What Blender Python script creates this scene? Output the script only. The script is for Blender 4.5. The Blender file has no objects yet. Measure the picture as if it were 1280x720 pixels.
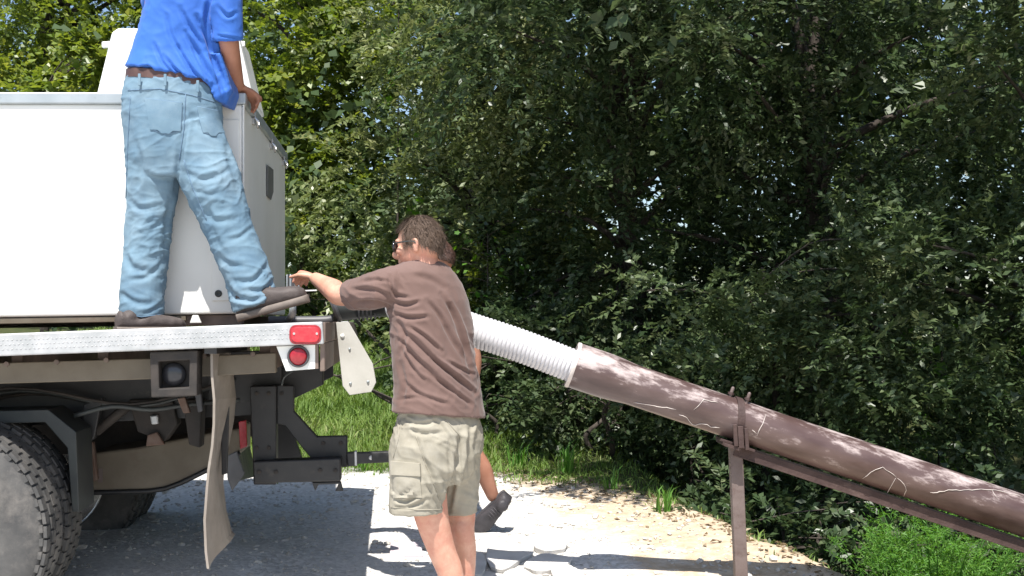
import bpy, bmesh, math, random
import numpy as np
from mathutils import Vector, Matrix, noise as mnoise
random.seed(7); RNG = np.random.default_rng(7)
SC = bpy.context.scene
COL = SC.collection
# ------------------------------------------------------------------ camera, sky, sun, exposure
F, CX, HY, CZ = 1450.0, 640.0, 400.0, 1.30        # focal length in photo pixels, principal column, horizon row, eye height
cam_d = bpy.data.cameras.new('camera'); cam = bpy.data.objects.new('camera', cam_d); COL.objects.link(cam)
cam.location = (0, 0, CZ); cam.rotation_euler = (math.radians(90), 0, 0)
cam_d.sensor_width = 36; cam_d.lens = F/1280*36; cam_d.shift_y = 40/1280
cam_d.clip_start = 0.05; cam_d.clip_end = 2000
SC.camera = cam
SUN_EL = math.radians(64); SUN_DIR = Vector((-0.16, -1.0, 0)).normalized()*math.cos(SUN_EL) + Vector((0, 0, math.sin(SUN_EL)))
W = bpy.data.worlds.new('World'); SC.world = W; W.use_nodes = True
nt = W.node_tree; bg = nt.nodes['Background']; sky = nt.nodes.new('ShaderNodeTexSky')
sky.sky_type = 'NISHITA'; sky.sun_disc = False; sky.sun_elevation = SUN_EL
sky.sun_rotation = math.atan2(SUN_DIR.x, SUN_DIR.y)
nt.links.new(sky.outputs[0], bg.inputs[0]); bg.inputs[1].default_value = 0.10
sl = bpy.data.lights.new('sun', 'SUN'); sl.energy = 5.0; sl.angle = math.radians(0.5); sl.color = (1, .96, .90)
so = bpy.data.objects.new('sun', sl); COL.objects.link(so)
so.rotation_euler = (-SUN_DIR).to_track_quat('-Z', 'Y').to_euler()
SC.view_settings.view_transform = 'Standard'; SC.view_settings.look = 'None'
SC.view_settings.exposure = 0.8; SC.view_settings.gamma = 1
try: SC.view_settings.use_curve_mapping = False
except Exception: pass
SC.cycles.max_bounces = 6; SC.cycles.transparent_max_bounces = 6
SC.cycles.use_denoising = True

def P(px, py, Y): return Vector(((px-CX)/F*Y, Y, CZ-(py-HY)/F*Y))
def lerp(a, b, t): return a+(b-a)*t
def sstep(a, b, x):
    if a > b: return 1-sstep(b, a, x)
    t = np.clip((np.asarray(x, float)-a)/(b-a), 0, 1); return t*t*(3-2*t)

# ------------------------------------------------------------------ materials
def _n(nt, kind, **kw):
    n = nt.nodes.new(kind)
    for k, v in kw.items(): setattr(n, k, v)
    return n
def mat(name, c1, c2=None, scale=6, rough=.6, metal=0, bump=0, bscale=60, spec=.5, lo=.35, hi=.65, stretch=None,
        c3=None, scale3=2, lo3=.55, hi3=.7, rvar=0, sheen=0, detail=5, bdist=.01, coat=0):
    m = bpy.data.materials.new(name); m.use_nodes = True
    nt = m.node_tree; b = nt.nodes['Principled BSDF']
    b.inputs['Roughness'].default_value = rough; b.inputs['Metallic'].default_value = metal
    b.inputs['Specular IOR Level'].default_value = spec
    if sheen: b.inputs['Sheen Weight'].default_value = sheen
    if coat: b.inputs['Coat Weight'].default_value = coat
    tc = _n(nt, 'ShaderNodeTexCoord'); src = tc.outputs['Object']
    if stretch:
        mp = _n(nt, 'ShaderNodeMapping'); mp.inputs['Scale'].default_value = stretch
        nt.links.new(src, mp.inputs[0]); src = mp.outputs[0]
    b.inputs['Base Color'].default_value = (*c1, 1)
    if c2:
        nz = _n(nt, 'ShaderNodeTexNoise'); nz.inputs['Scale'].default_value = scale; nz.inputs['Detail'].default_value = detail
        nt.links.new(src, nz.inputs['Vector'])
        rp = _n(nt, 'ShaderNodeValToRGB'); rp.color_ramp.elements[0].position = lo; rp.color_ramp.elements[1].position = hi
        rp.color_ramp.elements[0].color = (*c1, 1); rp.color_ramp.elements[1].color = (*c2, 1)
        nt.links.new(nz.outputs['Fac'], rp.inputs[0]); out = rp.outputs[0]
        if c3:
            n3 = _n(nt, 'ShaderNodeTexNoise'); n3.inputs['Scale'].default_value = scale3; n3.inputs['Detail'].default_value = 8
            n3.inputs['Roughness'].default_value = .7
            nt.links.new(src, n3.inputs['Vector'])
            r3 = _n(nt, 'ShaderNodeMapRange'); r3.inputs[1].default_value = lo3; r3.inputs[2].default_value = hi3
            nt.links.new(n3.outputs['Fac'], r3.inputs[0])
            mx = _n(nt, 'ShaderNodeMix', data_type='RGBA'); mx.inputs[7].default_value = (*c3, 1)
            nt.links.new(r3.outputs[0], mx.inputs[0]); nt.links.new(out, mx.inputs[6]); out = mx.outputs[2]
        nt.links.new(out, b.inputs['Base Color'])
        if rvar:
            mr = _n(nt, 'ShaderNodeMapRange'); mr.inputs[3].default_value = rough-rvar; mr.inputs[4].default_value = rough+rvar
            nt.links.new(nz.outputs['Fac'], mr.inputs[0]); nt.links.new(mr.outputs[0], b.inputs['Roughness'])
    if bump:
        nb = _n(nt, 'ShaderNodeTexNoise'); nb.inputs['Scale'].default_value = bscale; nb.inputs['Detail'].default_value = 4
        nt.links.new(src, nb.inputs['Vector'])
        bp = _n(nt, 'ShaderNodeBump'); bp.inputs['Strength'].default_value = bump; bp.inputs['Distance'].default_value = bdist
        nt.links.new(nb.outputs['Fac'], bp.inputs['Height']); nt.links.new(bp.outputs[0], b.inputs['Normal'])
    return m
def leaf_mat(name, cols, rough=.38, trans=.3, spec=.5):
    """cols: ramp over the per-leaf attribute 'tint'"""
    m = bpy.data.materials.new(name); m.use_nodes = True
    nt = m.node_tree; b = nt.nodes['Principled BSDF']; o = nt.nodes['Material Output']
    at = _n(nt, 'ShaderNodeAttribute'); at.attribute_name = 'tint'
    rp = _n(nt, 'ShaderNodeValToRGB'); cr = rp.color_ramp
    cr.elements[0].color = (*cols[0], 1); cr.elements[1].color = (*cols[-1], 1)
    for i, c in enumerate(cols[1:-1]): cr.elements.new((i+1)/(len(cols)-1)).color = (*c, 1)
    nt.links.new(at.outputs['Fac'], rp.inputs[0]); nt.links.new(rp.outputs[0], b.inputs['Base Color'])
    b.inputs['Roughness'].default_value = rough; b.inputs['Specular IOR Level'].default_value = spec
    tr = _n(nt, 'ShaderNodeBsdfTranslucent'); hs = _n(nt, 'ShaderNodeHueSaturation')
    hs.inputs['Value'].default_value = 1.5; hs.inputs['Saturation'].default_value = 1.15; hs.inputs['Hue'].default_value = .485
    nt.links.new(rp.outputs[0], hs.inputs['Color']); nt.links.new(hs.outputs[0], tr.inputs[0])
    mx = _n(nt, 'ShaderNodeMixShader'); mx.inputs[0].default_value = trans
    nt.links.new(b.outputs[0], mx.inputs[1]); nt.links.new(tr.outputs[0], mx.inputs[2]); nt.links.new(mx.outputs[0], o.inputs[0])
    return m

MT = {}
MT['white_paint'] = mat('white_paint', (.80, .80, .77), (.74, .74, .70), 3, .42, bump=.04, bscale=25, c3=(.55, .50, .42), scale3=5, lo3=.68, hi3=.86)
MT['offwhite'] = mat('offwhite', (.50, .49, .45), (.43, .42, .38), 7, .5, bump=.08, bscale=40, c3=(.25, .22, .17), scale3=8, lo3=.6, hi3=.8)
MT['lid_metal'] = mat('lid_metal', (.42, .46, .48), (.34, .38, .40), 8, .42, .35, bump=.05, bscale=40, c3=(.2, .2, .19), scale3=12, lo3=.62, hi3=.8)
MT['galv'] = mat('galv', (.52, .52, .52), (.40, .41, .41), 14, .42, .4, bump=.06, bscale=90, c3=(.25, .22, .19), scale3=6, lo3=.62, hi3=.8)
MT['chrome'] = mat('chrome', (.7, .7, .7), (.55, .55, .55), 20, .22, .9)
MT['beige_steel'] = mat('beige_steel', (.15, .125, .09), (.11, .088, .06), 6, .6, bump=.1, bscale=50, c3=(.10, .06, .04), scale3=5, lo3=.58, hi3=.75)
MT['brown_steel'] = mat('brown_steel', (.17, .125, .10), (.11, .08, .065), 12, .65, bump=.15, bscale=60)
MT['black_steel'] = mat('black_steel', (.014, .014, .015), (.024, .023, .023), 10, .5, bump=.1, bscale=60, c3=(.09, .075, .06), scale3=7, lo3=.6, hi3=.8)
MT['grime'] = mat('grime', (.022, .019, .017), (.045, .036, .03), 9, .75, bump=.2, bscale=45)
MT['rust_bits'] = mat('rust_bits', (.11, .06, .04), (.16, .11, .085), 20, .7, bump=.2, bscale=60)
MT['rubber_flap'] = mat('rubber_flap', (.27, .235, .20), (.21, .18, .15), 7, .75, bump=.12, bscale=40, c3=(.36, .32, .28), scale3=4, lo3=.55, hi3=.75)
MT['tyre'] = mat('tyre', (.045, .045, .045), (.085, .082, .078), 9, .8, bump=.15, bscale=70, c3=(.17, .155, .14), scale3=6, lo3=.5, hi3=.75)
MT['red_lens'] = mat('red_lens', (.55, .02, .035), (.62, .04, .05), 60, .18, spec=.6, bump=.1, bscale=120)
MT['dark_red_lens'] = mat('dark_red_lens', (.26, .012, .02), (.32, .02, .03), 60, .2, spec=.6, bump=.1, bscale=120)
MT['lamp_glass'] = mat('lamp_glass', (.03, .03, .035), (.05, .05, .055), 20, .2)
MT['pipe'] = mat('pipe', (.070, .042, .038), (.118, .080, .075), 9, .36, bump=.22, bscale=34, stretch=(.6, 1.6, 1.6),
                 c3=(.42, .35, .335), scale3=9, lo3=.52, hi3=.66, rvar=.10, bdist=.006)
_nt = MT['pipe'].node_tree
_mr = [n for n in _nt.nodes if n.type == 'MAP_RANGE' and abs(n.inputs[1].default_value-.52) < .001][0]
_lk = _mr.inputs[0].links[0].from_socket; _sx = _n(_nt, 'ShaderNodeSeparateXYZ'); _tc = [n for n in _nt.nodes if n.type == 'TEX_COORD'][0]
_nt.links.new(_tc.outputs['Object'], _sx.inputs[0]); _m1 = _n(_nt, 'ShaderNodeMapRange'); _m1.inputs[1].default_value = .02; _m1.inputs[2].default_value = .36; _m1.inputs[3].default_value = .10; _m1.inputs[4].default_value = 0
_nt.links.new(_sx.outputs[0], _m1.inputs[0]); _ad = _n(_nt, 'ShaderNodeMath', operation='ADD'); _nt.links.new(_lk, _ad.inputs[0]); _nt.links.new(_m1.outputs[0], _ad.inputs[1]); _ml = _n(_nt, 'ShaderNodeMath', operation='MULTIPLY_ADD'); _ml.inputs[1].default_value = 1.3; _ml.inputs[2].default_value = -.045; _nt.links.new(_sx.outputs[2], _ml.inputs[0]); _a2 = _n(_nt, 'ShaderNodeMath', operation='ADD'); _nt.links.new(_ad.outputs[0], _a2.inputs[0]); _nt.links.new(_ml.outputs[0], _a2.inputs[1]); _nt.links.new(_a2.outputs[0], _mr.inputs[0])  # pale wear weighted to the upper side, painting its sunlit top into the colour
MT['rust_iron'] = mat('rust_iron', (.036, .018, .016), (.065, .038, .033), 11, .7, bump=.3, bscale=55, c3=(.12, .08, .07), scale3=14, lo3=.58, hi3=.75)
MT['post_paint'] = mat('post_paint', (.105, .075, .068), (.15, .115, .105), 10, .6, bump=.2, bscale=50, c3=(.065, .032, .026), scale3=9, lo3=.55, hi3=.7)
MT['chalk'] = mat('chalk', (.50, .44, .41), (.62, .56, .52), 30, .85)
MT['hose'] = mat('hose', (.58, .57, .585), (.50, .49, .505), 7, .5, bump=.03, bscale=40)
MT['gray_plastic'] = mat('gray_plastic', (.075, .075, .08), (.055, .055, .06), 12, .5)
MT['black_plastic'] = mat('black_plastic', (.028, .032, .032), (.04, .045, .042), 12, .5)
MT['sign_dark'] = mat('sign_dark', (.13, .13, .13), (.17, .17, .165), 15, .5)
MT['skin'] = mat('skin', (.56, .30, .205), (.63, .36, .26), 22, .5, spec=.4, bump=.14, bscale=190, c3=(.50, .20, .145), scale3=10, lo3=.42, hi3=.72, bdist=.004)
MT['skin_tan'] = mat('skin_tan', (.30, .135, .085), (.37, .18, .12), 14, .5, spec=.35, bump=.05, bscale=160)
MT['hair'] = mat('hair', (.095, .064, .046), (.125, .09, .07), 35, .75, spec=.2, bump=.3, bscale=120)
MT['hair_dark'] = mat('hair_dark', (.045, .022, .015), (.075, .038, .026), 35, .5, bump=.3, bscale=120)
MT['brown_shirt'] = mat('brown_shirt', (.118, .068, .055), (.145, .088, .074), 5, .85, bump=.12, bscale=240, sheen=.15, bdist=.003)
MT['blue_shirt'] = mat('blue_shirt', (.017, .100, .42), (.024, .125, .48), 5, .75, bump=.1, bscale=260, sheen=.1, bdist=.003)
MT['denim'] = mat('denim', (.095, .170, .240), (.14, .23, .30), 9, .85, bump=.2, bscale=300, c3=(.215, .30, .36), scale3=3.5, lo3=.45, hi3=.8, bdist=.003)
MT['denim_thread'] = mat('denim_thread', (.10, .17, .25), (.14, .22, .31), 40, .85)
MT['khaki'] = mat('khaki', (.275, .25, .195), (.32, .295, .235), 6, .85, bump=.12, bscale=260, bdist=.003, c3=(.38, .355, .30), scale3=5, lo3=.5, hi3=.75)
MT['belt'] = mat('belt', (.07, .035, .03), (.10, .055, .045), 20, .5)
MT['shoe'] = mat('shoe', (.055, .043, .040), (.085, .068, .062), 18, .7, bump=.15, bscale=140)
MT['sole'] = mat('sole', (.17, .14, .12), (.12, .10, .085), 20, .75)
MT['black_shoe'] = mat('black_shoe', (.03, .028, .032), (.05, .045, .05), 18, .6, bump=.1, bscale=140)
MT['lens'] = mat('lens', (.01, .01, .012), None, rough=.08, spec=.8)
MT['bark'] = mat('bark', (.036, .028, .022), (.07, .056, .045), 6, .9, bump=.6, bscale=22, stretch=(2.5, 2.5, .5), bdist=.03)
MT['slab'] = mat('slab', (.62, .60, .57), (.54, .52, .49), 9, .8, bump=.2, bscale=30, c3=(.40, .37, .34), scale3=6, lo3=.6, hi3=.8)
MT['pink_slab'] = mat('pink_slab', (.56, .50, .52), (.48, .43, .45), 9, .8, bump=.2, bscale=30)
MT['stone'] = mat('stone', (.52, .49, .44), (.38, .36, .33), 9, .85, bump=.2, bscale=60)
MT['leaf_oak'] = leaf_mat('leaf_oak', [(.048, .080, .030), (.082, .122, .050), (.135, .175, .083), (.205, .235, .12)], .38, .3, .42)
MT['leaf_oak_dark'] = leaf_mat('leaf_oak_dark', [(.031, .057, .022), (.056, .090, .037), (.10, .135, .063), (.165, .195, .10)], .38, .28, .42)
MT['leaf_gum'] = leaf_mat('leaf_gum', [(.082, .130, .024), (.15, .208, .038), (.22, .272, .058), (.31, .33, .095)], .42, .38, .45)
MT['leaf_gray'] = leaf_mat('leaf_gray', [(.088, .122, .040), (.148, .188, .068), (.215, .245, .108), (.30, .315, .165)], .38, .32, .42)
MT['leaf_bright'] = leaf_mat('leaf_bright', [(.05, .14, .018), (.075, .19, .025), (.11, .24, .035), (.15, .28, .05)], .45, .4, .4)
MT['grass'] = leaf_mat('grass', [(.10, .17, .035), (.155, .25, .055), (.22, .31, .085), (.34, .35, .16)], .55, .35, .3)
MT['weed'] = leaf_mat('weed', [(.07, .19, .03), (.10, .25, .04), (.15, .30, .06), (.20, .34, .09)], .5, .4, .35)

# ------------------------------------------------------------------ mesh helpers
class MB:
    def __init__(s): s.v = []; s.f = []
    def add(s, vs, fs):
        o = len(s.v); s.v.extend([tuple(v) for v in vs]); s.f.extend([tuple(i+o for i in f) for f in fs]); return o
    def prism(s, poly, ext):
        n = len(poly); poly = [Vector(p) for p in poly]; ext = Vector(ext)
        vs = poly+[p+ext for p in poly]
        fs = [tuple(range(n))[::-1], tuple(range(n, 2*n))]+[(i, (i+1) % n, n+(i+1) % n, n+i) for i in range(n)]
        s.add(vs, fs); return s
    def box(s, c, sx, sy, sz, R=None):
        c = Vector(c); vs = []
        for dx in (-1, 1):
            for dy in (-1, 1):
                for dz in (-1, 1):
                    d = Vector((dx*sx/2, dy*sy/2, dz*sz/2)); vs.append(c+(R @ d if R else d))
        s.add(vs, [(0, 1, 3, 2), (4, 6, 7, 5), (0, 4, 5, 1), (2, 3, 7, 6), (0, 2, 6, 4), (1, 5, 7, 3)]); return s
    def bar(s, a, b, w, h, up=(0, 0, 1)):
        a = Vector(a); b = Vector(b); d = (b-a); L = d.length; d.normalize(); up = Vector(up)
        sd = d.cross(up).normalized(); up = sd.cross(d)
        s.box((a+b)/2, L, w, h, Matrix((d, sd, up)).transposed()); return s
    def rings(s, rings, cap=True):
        n = len(rings[0]); o = len(s.v)
        for r in rings: s.v.extend([tuple(v) for v in r])
        for i in range(len(rings)-1):
            for j in range(n):
                a = o+i*n+j; b = o+i*n+(j+1) % n
                s.f.append((a, b, b+n, a+n))
        if cap:
            for i, flip in ((0, True), (len(rings)-1, False)):
                c = sum((Vector(v) for v in rings[i]), Vector())/n
                k = len(s.v); s.v.append(tuple(c))
                for j in range(n):
                    a = o+i*n+j; b = o+i*n+(j+1) % n
                    s.f.append((b, a, k) if flip else (a, b, k))
        return s
    def tube(s, pts, rad, n=12, sub=1, round_ends=False, ref=None, flat=1.0):
        """pts: list of points, rad: radius or list; flat: second radius factor across ref"""
        pts = [Vector(p) for p in pts]
        if not hasattr(rad, '__len__'): rad = [rad]*len(pts)
        if sub > 1:
            q = []; rr = []
            for i in range(len(pts)-1):
                p0 = pts[max(i-1, 0)]; p1 = pts[i]; p2 = pts[i+1]; p3 = pts[min(i+2, len(pts)-1)]
                r0 = rad[max(i-1, 0)]; r1 = rad[i]; r2 = rad[i+1]; r3 = rad[min(i+2, len(pts)-1)]
                for k in range(sub):
                    t = k/sub; t2 = t*t; t3 = t2*t
                    cf = (-.5*t3+t2-.5*t, 1.5*t3-2.5*t2+1, -1.5*t3+2*t2+.5*t, .5*t3-.5*t2)
                    q.append(p0*cf[0]+p1*cf[1]+p2*cf[2]+p3*cf[3]); rr.append(r0*cf[0]+r1*cf[1]+r2*cf[2]+r3*cf[3])
            q.append(pts[-1]); rr.append(rad[-1]); pts, rad = q, rr
        if round_ends:
            d0 = (pts[0]-pts[1]).normalized(); d1 = (pts[-1]-pts[-2]).normalized()
            a = [(pts[0]+d0*rad[0]*math.sin(t), rad[0]*math.cos(t)) for t in (1.35, .9, .45)]
            b = [(pts[-1]+d1*rad[-1]*math.sin(t), rad[-1]*math.cos(t)) for t in (.45, .9, 1.35)]
            pts = [x[0] for x in a]+pts+[x[0] for x in b]; rad = [x[1] for x in a]+list(rad)+[x[1] for x in b]
        rings = []; pu = Vector(ref) if ref else None
        for i, p in enumerate(pts):
            d = (pts[min(i+1, len(pts)-1)]-pts[max(i-1, 0)]).normalized()
            if pu is None: pu = Vector((0, 0, 1)) if abs(d.z) < .9 else Vector((1, 0, 0))
            u = (pu-d*pu.dot(d)).normalized(); v = d.cross(u)
            if not ref: pu = u
            rings.append([p+(u*math.cos(t)+v*flat*math.sin(t))*rad[i] for t in [2*math.pi*k/n for k in range(n)]])
        return s.rings(rings)
    def ball(s, c, r, R=None, n=16, m=10):
        c = Vector(c); r = (r, r, r) if not hasattr(r, '__len__') else r; rings = []
        for i in range(1, m):
            ph = math.pi*i/m
            ring = []
            for k in range(n):
                t = -2*math.pi*k/n
                d = Vector((r[0]*math.sin(ph)*math.cos(t), r[1]*math.sin(ph)*math.sin(t), r[2]*math.cos(ph)))
                ring.append(c+(R @ d if R else d))
            rings.append(ring)
        return s.rings(rings)
    def lathe(s, c, axis, prof, n=32, closed=False):
        c = Vector(c); ax = Vector(axis).normalized(); u = ax.orthogonal().normalized(); v = ax.cross(u)
        rings = [[c+ax*a+(u*math.cos(2*math.pi*k/n)+v*math.sin(2*math.pi*k/n))*r for k in range(n)] for a, r in prof]
        if closed: rings.append(rings[0])
        return s.rings(rings, cap=not closed)
    def mesh(s, name='m'):
        me = bpy.data.meshes.new(name); me.from_pydata(s.v, [], s.f); me.validate(); me.update(); return me
    def build(s, name, m, parent=None, smooth=False, bevel=0, loc=None, seg=2, auto=None):
        return link(s.mesh(name), name, m, parent, smooth, bevel, loc, seg, auto)

ROOT = {}                               # object -> world matrix of its thing, so that meshes drawn in world space become local
def link(me, name, m, parent=None, smooth=False, bevel=0, loc=None, seg=2, auto=None):
    bm = bmesh.new(); bm.from_mesh(me); bmesh.ops.recalc_face_normals(bm, faces=bm.faces); bm.to_mesh(me); bm.free()
    o = bpy.data.objects.new(name, me); COL.objects.link(o)
    if parent is not None: mw = ROOT[parent.name]; o.parent = parent
    else: mw = Matrix.Translation(loc) if loc is not None else Matrix(); o.matrix_world = mw
    ROOT[o.name] = mw; me.transform(mw.inverted())
    if m: me.materials.append(MT[m] if isinstance(m, str) else m)
    if smooth or auto: me.polygons.foreach_set('use_smooth', [True]*len(me.polygons))
    if auto: me.set_sharp_from_angle(angle=math.radians(auto))
    if bevel:
        b = o.modifiers.new('bevel', 'BEVEL'); b.width = bevel; b.segments = seg; b.limit_method = 'ANGLE'; b.angle_limit = math.radians(35)
    return o
def tag(o, label=None, cat=None, group=None, kind=None):
    if label: o['label'] = label
    if cat: o['category'] = cat
    if group: o['group'] = group
    if kind: o['kind'] = kind
    return o
def thing(name, label, cat, mw, group=None):
    o = bpy.data.objects.new(name, None); COL.objects.link(o)
    mw = Matrix.Translation(mw) if not isinstance(mw, Matrix) else mw
    o.matrix_world = mw; ROOT[o.name] = mw; o.empty_display_size = .1
    return tag(o, label, cat, group)
def np_mesh(name, V, loops_per, tint=None):
    """V: (n*k,3) vertices, every consecutive k vertices one face"""
    V = np.asarray(V, np.float32); nv = len(V); k = loops_per; nf = nv//k
    me = bpy.data.meshes.new(name); me.vertices.add(nv); me.vertices.foreach_set('co', V.ravel())
    me.loops.add(nv); me.loops.foreach_set('vertex_index', np.arange(nv, dtype=np.int32))
    me.polygons.add(nf); me.polygons.foreach_set('loop_start', np.arange(0, nv, k, dtype=np.int32))
    try: me.polygons.foreach_set('loop_total', np.full(nf, k, np.int32))
    except Exception: pass
    if tint is not None:
        a = me.attributes.new('tint', 'FLOAT', 'FACE'); a.data.foreach_set('value', np.clip(tint, 0, 1).astype(np.float32))
    me.update(); return me
def link_np(me, name, m, parent=None, smooth=False):
    o = bpy.data.objects.new(name, me); COL.objects.link(o)
    if parent is not None:
        mw = ROOT[parent.name]; o.parent = parent; me.transform(mw.inverted()); ROOT[o.name] = mw
    else: ROOT[o.name] = Matrix()
    me.materials.append(MT[m]); 
    if smooth: me.polygons.foreach_set('use_smooth', [True]*len(me.polygons))
    return o

# ------------------------------------------------------------------ ground
EDGE_X = np.array([-60, -8, -3, -1.2, 0, .45, .78, 1.09, 1.3, 1.5, 1.9, 2.6, 6])
EDGE_Y = np.array([9.2, 8.6, 8.35, 8.15, 8.05, 7.7, 6.95, 6.3, 5.55, 5.1, 4.4, 3.4, 1.0])
def edge_y(x): return np.interp(x, EDGE_X, EDGE_Y)
def gz(x, y):
    x = np.asarray(x, float); y = np.asarray(y, float)
    z = np.interp(y, [-400, 0, 4.6, 5.2, 5.8, 7.6, 8.6, 10, 12, 16, 22, 60, 400], [0, 0, 0, .07, .14, .18, .24, .42, .68, 1.06, 1.3, 2.2, 3.5])
    d = np.clip(y-edge_y(x), 0, 3)
    z = z-.42*np.clip(y-edge_y(x)-.5, 0, 2.6)*sstep(.75, 1.9, x)*sstep(15, 9, y)
    z = z+.018*np.sin(x*1.7+y*.9)*np.sin(y*1.3-x*.5)+.006*np.sin(x*7.1+1.3)*np.sin(y*6.3)
    return z
def axis_pts(lo, a, b, hi, step):
    mid = np.arange(a, b+1e-6, step)
    L = a-(a-lo)*np.linspace(0, 1, 26)[1:][::-1]**2.2
    R = b+(hi-b)*np.linspace(0, 1, 26)[1:]**2.2
    return np.concatenate([L, mid, R])
def build_ground():
    xs = axis_pts(-500, -4.5, 5, 500, .06); ys = axis_pts(-300, 4.2, 12, 700, .06)
    X, Y = np.meshgrid(xs, ys); Z = gz(X, Y)
    nx, ny = len(xs), len(ys)
    near = (np.abs(X) < 6) & (Y > 3) & (Y < 13)
    fine = np.zeros_like(Z)
    idx = np.argwhere(near)
    for i, j in idx:
        p = Vector((X[i, j]*5, Y[i, j]*5, 0)); fine[i, j] = mnoise.fractal(p, 1, 2, 3)*.010
    Z = Z+fine
    V = np.stack([X, Y, Z], -1).reshape(-1, 3)
    ii = (np.arange(ny-1)[:, None]*nx+np.arange(nx-1)[None]).ravel()
    faces = np.stack([ii, ii+1, ii+nx+1, ii+nx], 1)
    me = bpy.data.meshes.new('ground'); me.vertices.add(len(V)); me.vertices.foreach_set('co', V.astype(np.float32).ravel())
    me.loops.add(faces.size); me.loops.foreach_set('vertex_index', faces.ravel().astype(np.int32))
    me.polygons.add(len(faces)); me.polygons.foreach_set('loop_start', np.arange(0, faces.size, 4, dtype=np.int32))
    me.update()
    d = (Y-edge_y(X)-.55*sstep(.15, .8, X)).ravel()
    a = me.attributes.new('edge', 'FLOAT', 'POINT'); a.data.foreach_set('value', d.astype(np.float32))
    s = sstep(-.1, 1.1, X+.25*(Y-6)).ravel()
    a = me.attributes.new('soil', 'FLOAT', 'POINT'); a.data.foreach_set('value', s.astype(np.float32))
    me.polygons.foreach_set('use_smooth', [True]*len(me.polygons))
    m = bpy.data.materials.new('ground'); m.use_nodes = True; nt = m.node_tree; b = nt.nodes['Principled BSDF']
    b.inputs['Roughness'].default_value = .9; b.inputs['Specular IOR Level'].default_value = .2
    tc = _n(nt, 'ShaderNodeTexCoord')
    def nz(scale, det=6, rough=.6):
        n = _n(nt, 'ShaderNodeTexNoise'); n.inputs['Scale'].default_value = scale; n.inputs['Detail'].default_value = det
        n.inputs['Roughness'].default_value = rough; nt.links.new(tc.outputs['Object'], n.inputs['Vector']); return n.outputs['Fac']
    def ramp(fac, c1, c2, lo=.35, hi=.65):
        r = _n(nt, 'ShaderNodeValToRGB'); r.color_ramp.elements[0].position = lo; r.color_ramp.elements[1].position = hi
        r.color_ramp.elements[0].color = (*c1, 1); r.color_ramp.elements[1].color = (*c2, 1); nt.links.new(fac, r.inputs[0]); return r.outputs[0]
    def mix(f, a, c):
        x = _n(nt, 'ShaderNodeMix', data_type='RGBA'); nt.links.new(f, x.inputs[0]); nt.links.new(a, x.inputs[6]); nt.links.new(c, x.inputs[7]); return x.outputs[2]
    def math_(op, a, c):
        x = _n(nt, 'ShaderNodeMath', operation=op)
        for i, q in enumerate((a, c)):
            if isinstance(q, (int, float)): x.inputs[i].default_value = q
            else: nt.links.new(q, x.inputs[i])
        return x.outputs[0]
    def rng(f, lo, hi):
        x = _n(nt, 'ShaderNodeMapRange'); x.inputs[1].default_value = lo; x.inputs[2].default_value = hi; nt.links.new(f, x.inputs[0]); return x.outputs[0]
    vor = _n(nt, 'ShaderNodeTexVoronoi'); vor.inputs['Scale'].default_value = 55; nt.links.new(tc.outputs['Object'], vor.inputs['Vector'])
    grav = mix(rng(nz(2.2), .4, .7), ramp(vor.outputs['Color'], (.44, .43, .415), (.68, .665, .64), .2, .8), ramp(nz(30), (.50, .485, .46), (.66, .645, .61)))
    soil = ramp(nz(14, 8, .7), (.36, .27, .18), (.58, .48, .36), .3, .68)
    turf = ramp(nz(9), (.030, .05, .015), (.075, .075, .03))
    at1 = _n(nt, 'ShaderNodeAttribute'); at1.attribute_name = 'edge'; at2 = _n(nt, 'ShaderNodeAttribute'); at2.attribute_name = 'soil'
    sfac = rng(math_('ADD', at2.outputs['Fac'], math_('MULTIPLY', math_('SUBTRACT', nz(5), .5), 1.6)), .3, .75)
    gfac = rng(math_('ADD', at1.outputs['Fac'], math_('MULTIPLY', math_('SUBTRACT', nz(6), .5), 1.1)), -.12, .25)
    c = mix(gfac, mix(sfac, grav, soil), turf)
    nt.links.new(c, b.inputs['Base Color'])
    bp = _n(nt, 'ShaderNodeBump'); bp.inputs['Strength'].default_value = .4; bp.inputs['Distance'].default_value = .009
    h = math_('ADD', math_('MULTIPLY', vor.outputs['Distance'], -.6), nz(45, 6, .7)); nt.links.new(h, bp.inputs['Height'])
    nt.links.new(bp.outputs[0], b.inputs['Normal'])
    me.materials.append(m)
    o = bpy.data.objects.new('ground', me); COL.objects.link(o); tag(o, 'gravel drive running into a grass bank and bare soil edge', 'ground', kind='structure')
build_ground()

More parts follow.
